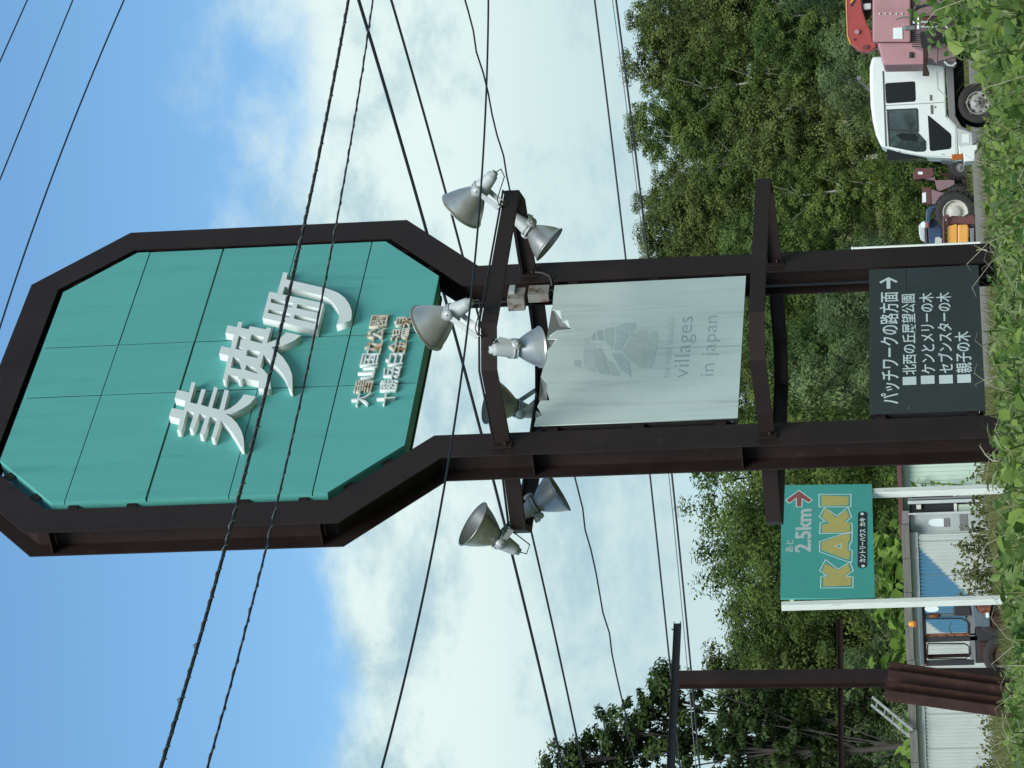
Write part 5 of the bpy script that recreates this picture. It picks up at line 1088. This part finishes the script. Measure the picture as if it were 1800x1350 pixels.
def blades(name, n, seed, label):
    rg = np.random.default_rng(seed); y = 9 + 17.5 * rg.random(n); x = (rg.random(n) * 2 - 1) * (1.8 + .16 * y); h = vine_top(x, y); a = rg.random(n) * 6.283; L = .06 + .10 * rg.random(n) ** 2
    b = np.stack([x, y, h - .06 - .08 * rg.random(n)], 1); d = np.stack([np.cos(a), np.sin(a), np.zeros(n)], 1); sd_ = np.stack([-np.sin(a), np.cos(a), np.zeros(n)], 1); w = (.0012 + .0022 * rg.random(n))[:, None]; up = np.array([0, 0, 1.0]); L = L[:, None]
    m1 = b + d * L * .25 + up * L * .55; m2 = b + d * L * .62 + up * L * .85; t = b + d * L * 1.05 + up * L * (.75 + .3 * rg.random(n)[:, None])
    V = np.stack([b - sd_ * w, b + sd_ * w, m1 - sd_ * w, m1 + sd_ * w, m2 - sd_ * w * .7, m2 + sd_ * w * .7, t], 1).reshape(-1, 3); i = np.arange(n)[:, None] * 7
    F = np.concatenate([i + np.array([q]) for q in ([0, 1, 3], [0, 3, 2], [2, 3, 5], [2, 5, 4], [4, 5, 6])], 1).reshape(-1, 3)
    return tag(np_mesh(name, V, F, M['grass'], None, np.repeat(np.clip(rg.normal(.35, .25, n), 0, 1), 7)), label, None, None, 'stuff')
blades('tall_grass', 11000, 15, 'grass blades growing up through the roadside vines')
mb = MB()
for k in range(240):
    yy = 9.5 + 16.5 * rng.random(); xx = (rng.random() * 2 - 1) * (1.6 + .15 * yy); hh = float(vine_top(xx, yy)); a = rng.random() * 6.28; l = .10 + .2 * rng.random()
    b = Vector((xx, yy, hh - .12)); t = b + Vector((math.cos(a) * l, math.sin(a) * l * .5, .10 + .18 * rng.random())); mb.tube([b, b.lerp(t, .5) + Vector((0, 0, .05)), t, t + Vector((math.cos(a) * .05, 0, -.015))], [.0016, .0014, .0011, .0006], 4)
tag(mb.build('vine_tendrils', M['drystem']), 'thin pale tendrils rising from the roadside vines', None, None, 'stuff')
# separate plants close to the road, leaf by leaf
LEAFM = []
for s in range(6):
    r_ = np.random.default_rng(200 + s); V, F = big_leaf(r_, 1, np.zeros((1, 3)), np.zeros(1), 1.0)
    L_ = np.array([[0, 0, 0], [.33, .28, .07], [.25, .68, .03], [0, 1, -.14], [-.25, .68, .03], [-.33, .28, .07], [0, .35, -.03], [0, .7, -.05]]) + r_.normal(0, .025, (8, 3))
    o = np_mesh('tmp', L_, F, M['leaf_vine'], None, np.full(8, .25 + .12 * s)); LEAFM.append(o.data); bpy.data.objects.remove(o)
def vine_plant(x, y, H, n, seed, label, ls):
    rg = random.Random(seed); r = empty('vine_plant', (x, y, 0), 0, label, 'plant'); mb = MB(); k = 0
    ns = max(3, n // 6)
    for s in range(ns):
        a = rg.random() * 6.28; sp = H * (.15 + .35 * rg.random()); t = Vector((math.cos(a) * sp, math.sin(a) * sp, H * (.7 + .3 * rg.random()))); mid = t * .5 + Vector((0, 0, H * .15))
        mb.tube([(0, 0, -.05), mid, t], [.006, .005, .003], 5)
        for q in range(n // ns):
            f = .35 + .65 * (q + .5) / (n // ns); p = (mid * (2 * f) if f < .5 else mid.lerp(t, 2 * f - 1)); g_ = a + rg.uniform(-1.8, 1.8)
            o = bpy.data.objects.new('leaf', LEAFM[rg.randrange(6)]); COL.objects.link(o); o.parent = r; o.location = p
            o.rotation_euler = (rg.uniform(-.9, .25), rg.uniform(-.5, .5), g_ - 1.57); sz = ls * rg.uniform(.7, 1.3); o.scale = (sz, sz, sz)
    mb.build('stems', M['stem'], r)
spots = [(1735, 45, 10.8, .78, 'lush vine plant at the road edge below the control levers'), (1745, 15, 11.4, .79, 'lush vine plant at the road edge in the corner below the red boom'), (1745, 85, 11.2, .74, 'lush vine plant at the road edge just left of the pink machine'), (1760, 125, 11.8, .66, 'vine plant beside the truck wheel'), (1770, 60, 9.8, .66, 'broad vine plant low in the corner below the pink machine'),
    (1770, 470, 19.5, .62, 'vine plant climbing the foot of the right column'), (1775, 560, 18, .60, 'vine plant below the dark direction board at its right'), (1775, 660, 18.5, .58, 'vine plant below the dark direction board at its left'), (1778, 790, 19.5, .64, 'vine plant covering the foot of the left column'), (1775, 900, 18, .60, 'vine plant near the right post of the green roadside sign'),
    (1770, 1010, 18.5, .64, 'vine plant near the left post of the green roadside sign'), (1770, 1120, 18, .62, 'vine plant below the derelict tractor cab'), (1778, 1225, 17.5, .60, 'vine plant at the foot of the leaning beams'), (1770, 1320, 18, .62, 'vine plant below the corrugated wall at the left edge')]
for i, (ix, iy, Y, H, lb) in enumerate(spots):
    p = at(ix, iy, Y); vine_plant(p.x, Y, H - (.13 if Y > 13 else .02), 20, 300 + i, lb, .060 if Y < 13 else .068)
# a vine shoot on the foot of each column and against the siding
def shoot(label, pts, Y, r=.004, m='drystem', n=7, ls=.05):
    p0 = at(*pts[0], Y); r_ = empty('vine_shoot', p0, 0, label, 'plant'); P = [at(*p, Y) - p0 for p in pts]
    MB().tube(P, [r * (1 - .7 * i / (len(P) - 1)) for i in range(len(P))], 5).build('stem', M[m], r_)
    for k in range(n):
        o = bpy.data.objects.new('leaf', LEAFM[k % 6]); COL.objects.link(o); o.parent = r_; f = k / max(1, n - 1) * (len(P) - 1); i = min(int(f), len(P) - 2); o.location = P[i].lerp(P[i + 1], f - i)
        o.rotation_euler = (random.uniform(-1, .2), random.uniform(-.5, .5), random.uniform(0, 6.28)); o.scale = (ls,) * 3
shoot('thin pale vine shoot curling up the left column', [(1800, 808), (1745, 810), (1733, 800), (1722, 783)], 28.5, .012, n=3)
shoot('thin vine shoot across the left side of the left column foot', [(1790, 760), (1760, 765), (1755, 757), (1762, 753)], 28.6, .010, n=4)
shoot('pale dry sprig on the right column', [(1735, 440), (1722, 438), (1716, 441)], 30.6, .010, n=2, ls=.06)
shoot('climbing vine on the pale green siding', [(1690, 852), (1640, 850), (1608, 849), (1600, 846)], 75.3, .02, 'stem', n=14, ls=.16)
shoot('dead vines hanging on the leaning beams', [(1800, 1250), (1775, 1247), (1765, 1240), (1772, 1233)], 28.8, .010, n=3)
# grass
def grass(name, n, xf, yf, hmin, hmax, w, label, tone=.5, seed=0, zf=None):
    rg = np.random.default_rng(seed); y = yf(rg.random(n)); x = xf(rg.random(n), y); a = rg.random(n) * 6.283; hh = hmin + (hmax - hmin) * rg.random(n) ** 1.6
    cl = .5 + .5 * np.sin(x * .9 + 1.3 * np.sin(y * .23)) * np.sin(y * .35 + x * .2); hh *= .55 + .7 * cl
    b = np.stack([x, y, np.zeros(n)], 1); t = np.stack([np.cos(a), np.sin(a), np.zeros(n)], 1); ln = .5 * rg.random(n) * hh
    V = np.stack([b - t * w / 2, b + t * w / 2, b + np.stack([np.cos(a + 1) * ln * .4, np.sin(a + 1) * ln * .4, hh * .6], 1) + t * w * .35, b + np.stack([np.cos(a + 1) * ln, np.sin(a + 1) * ln, hh], 1)], 1).reshape(-1, 3)
    i = np.arange(n)[:, None] * 4; F = np.concatenate([i + np.array([[0, 1, 2]]), i + np.array([[0, 2, 3]])], 1).reshape(-1, 3)
    tn = np.clip(tone + .25 * (cl - .5) + rg.normal(0, .22, n), 0, 1)
    return tag(np_mesh(name, V, F, M['grass'], None, np.repeat(tn, 4)), label, None, None, 'stuff')
grass('meadow_grass', 90000, lambda u, y: (u * 2 - 1) * (2.5 + .16 * y), lambda u: 25 + 41 * u, .06, .34, .014, 'mixed green and dry grass behind the roadside vines', .5, 3)
grass('yard_grass', 26000, lambda u, y: -13 + 12.5 * u, lambda u: 66 + 10 * u, .08, .45, .02, 'dry grass in front of the shed', .6, 4)
grass('verge_grass', 16000, lambda u, y: -3 + 24 * u, lambda u: 112 + 10 * u, .1, .5, .03, 'grass at the foot of the wooded slope', .4, 5)
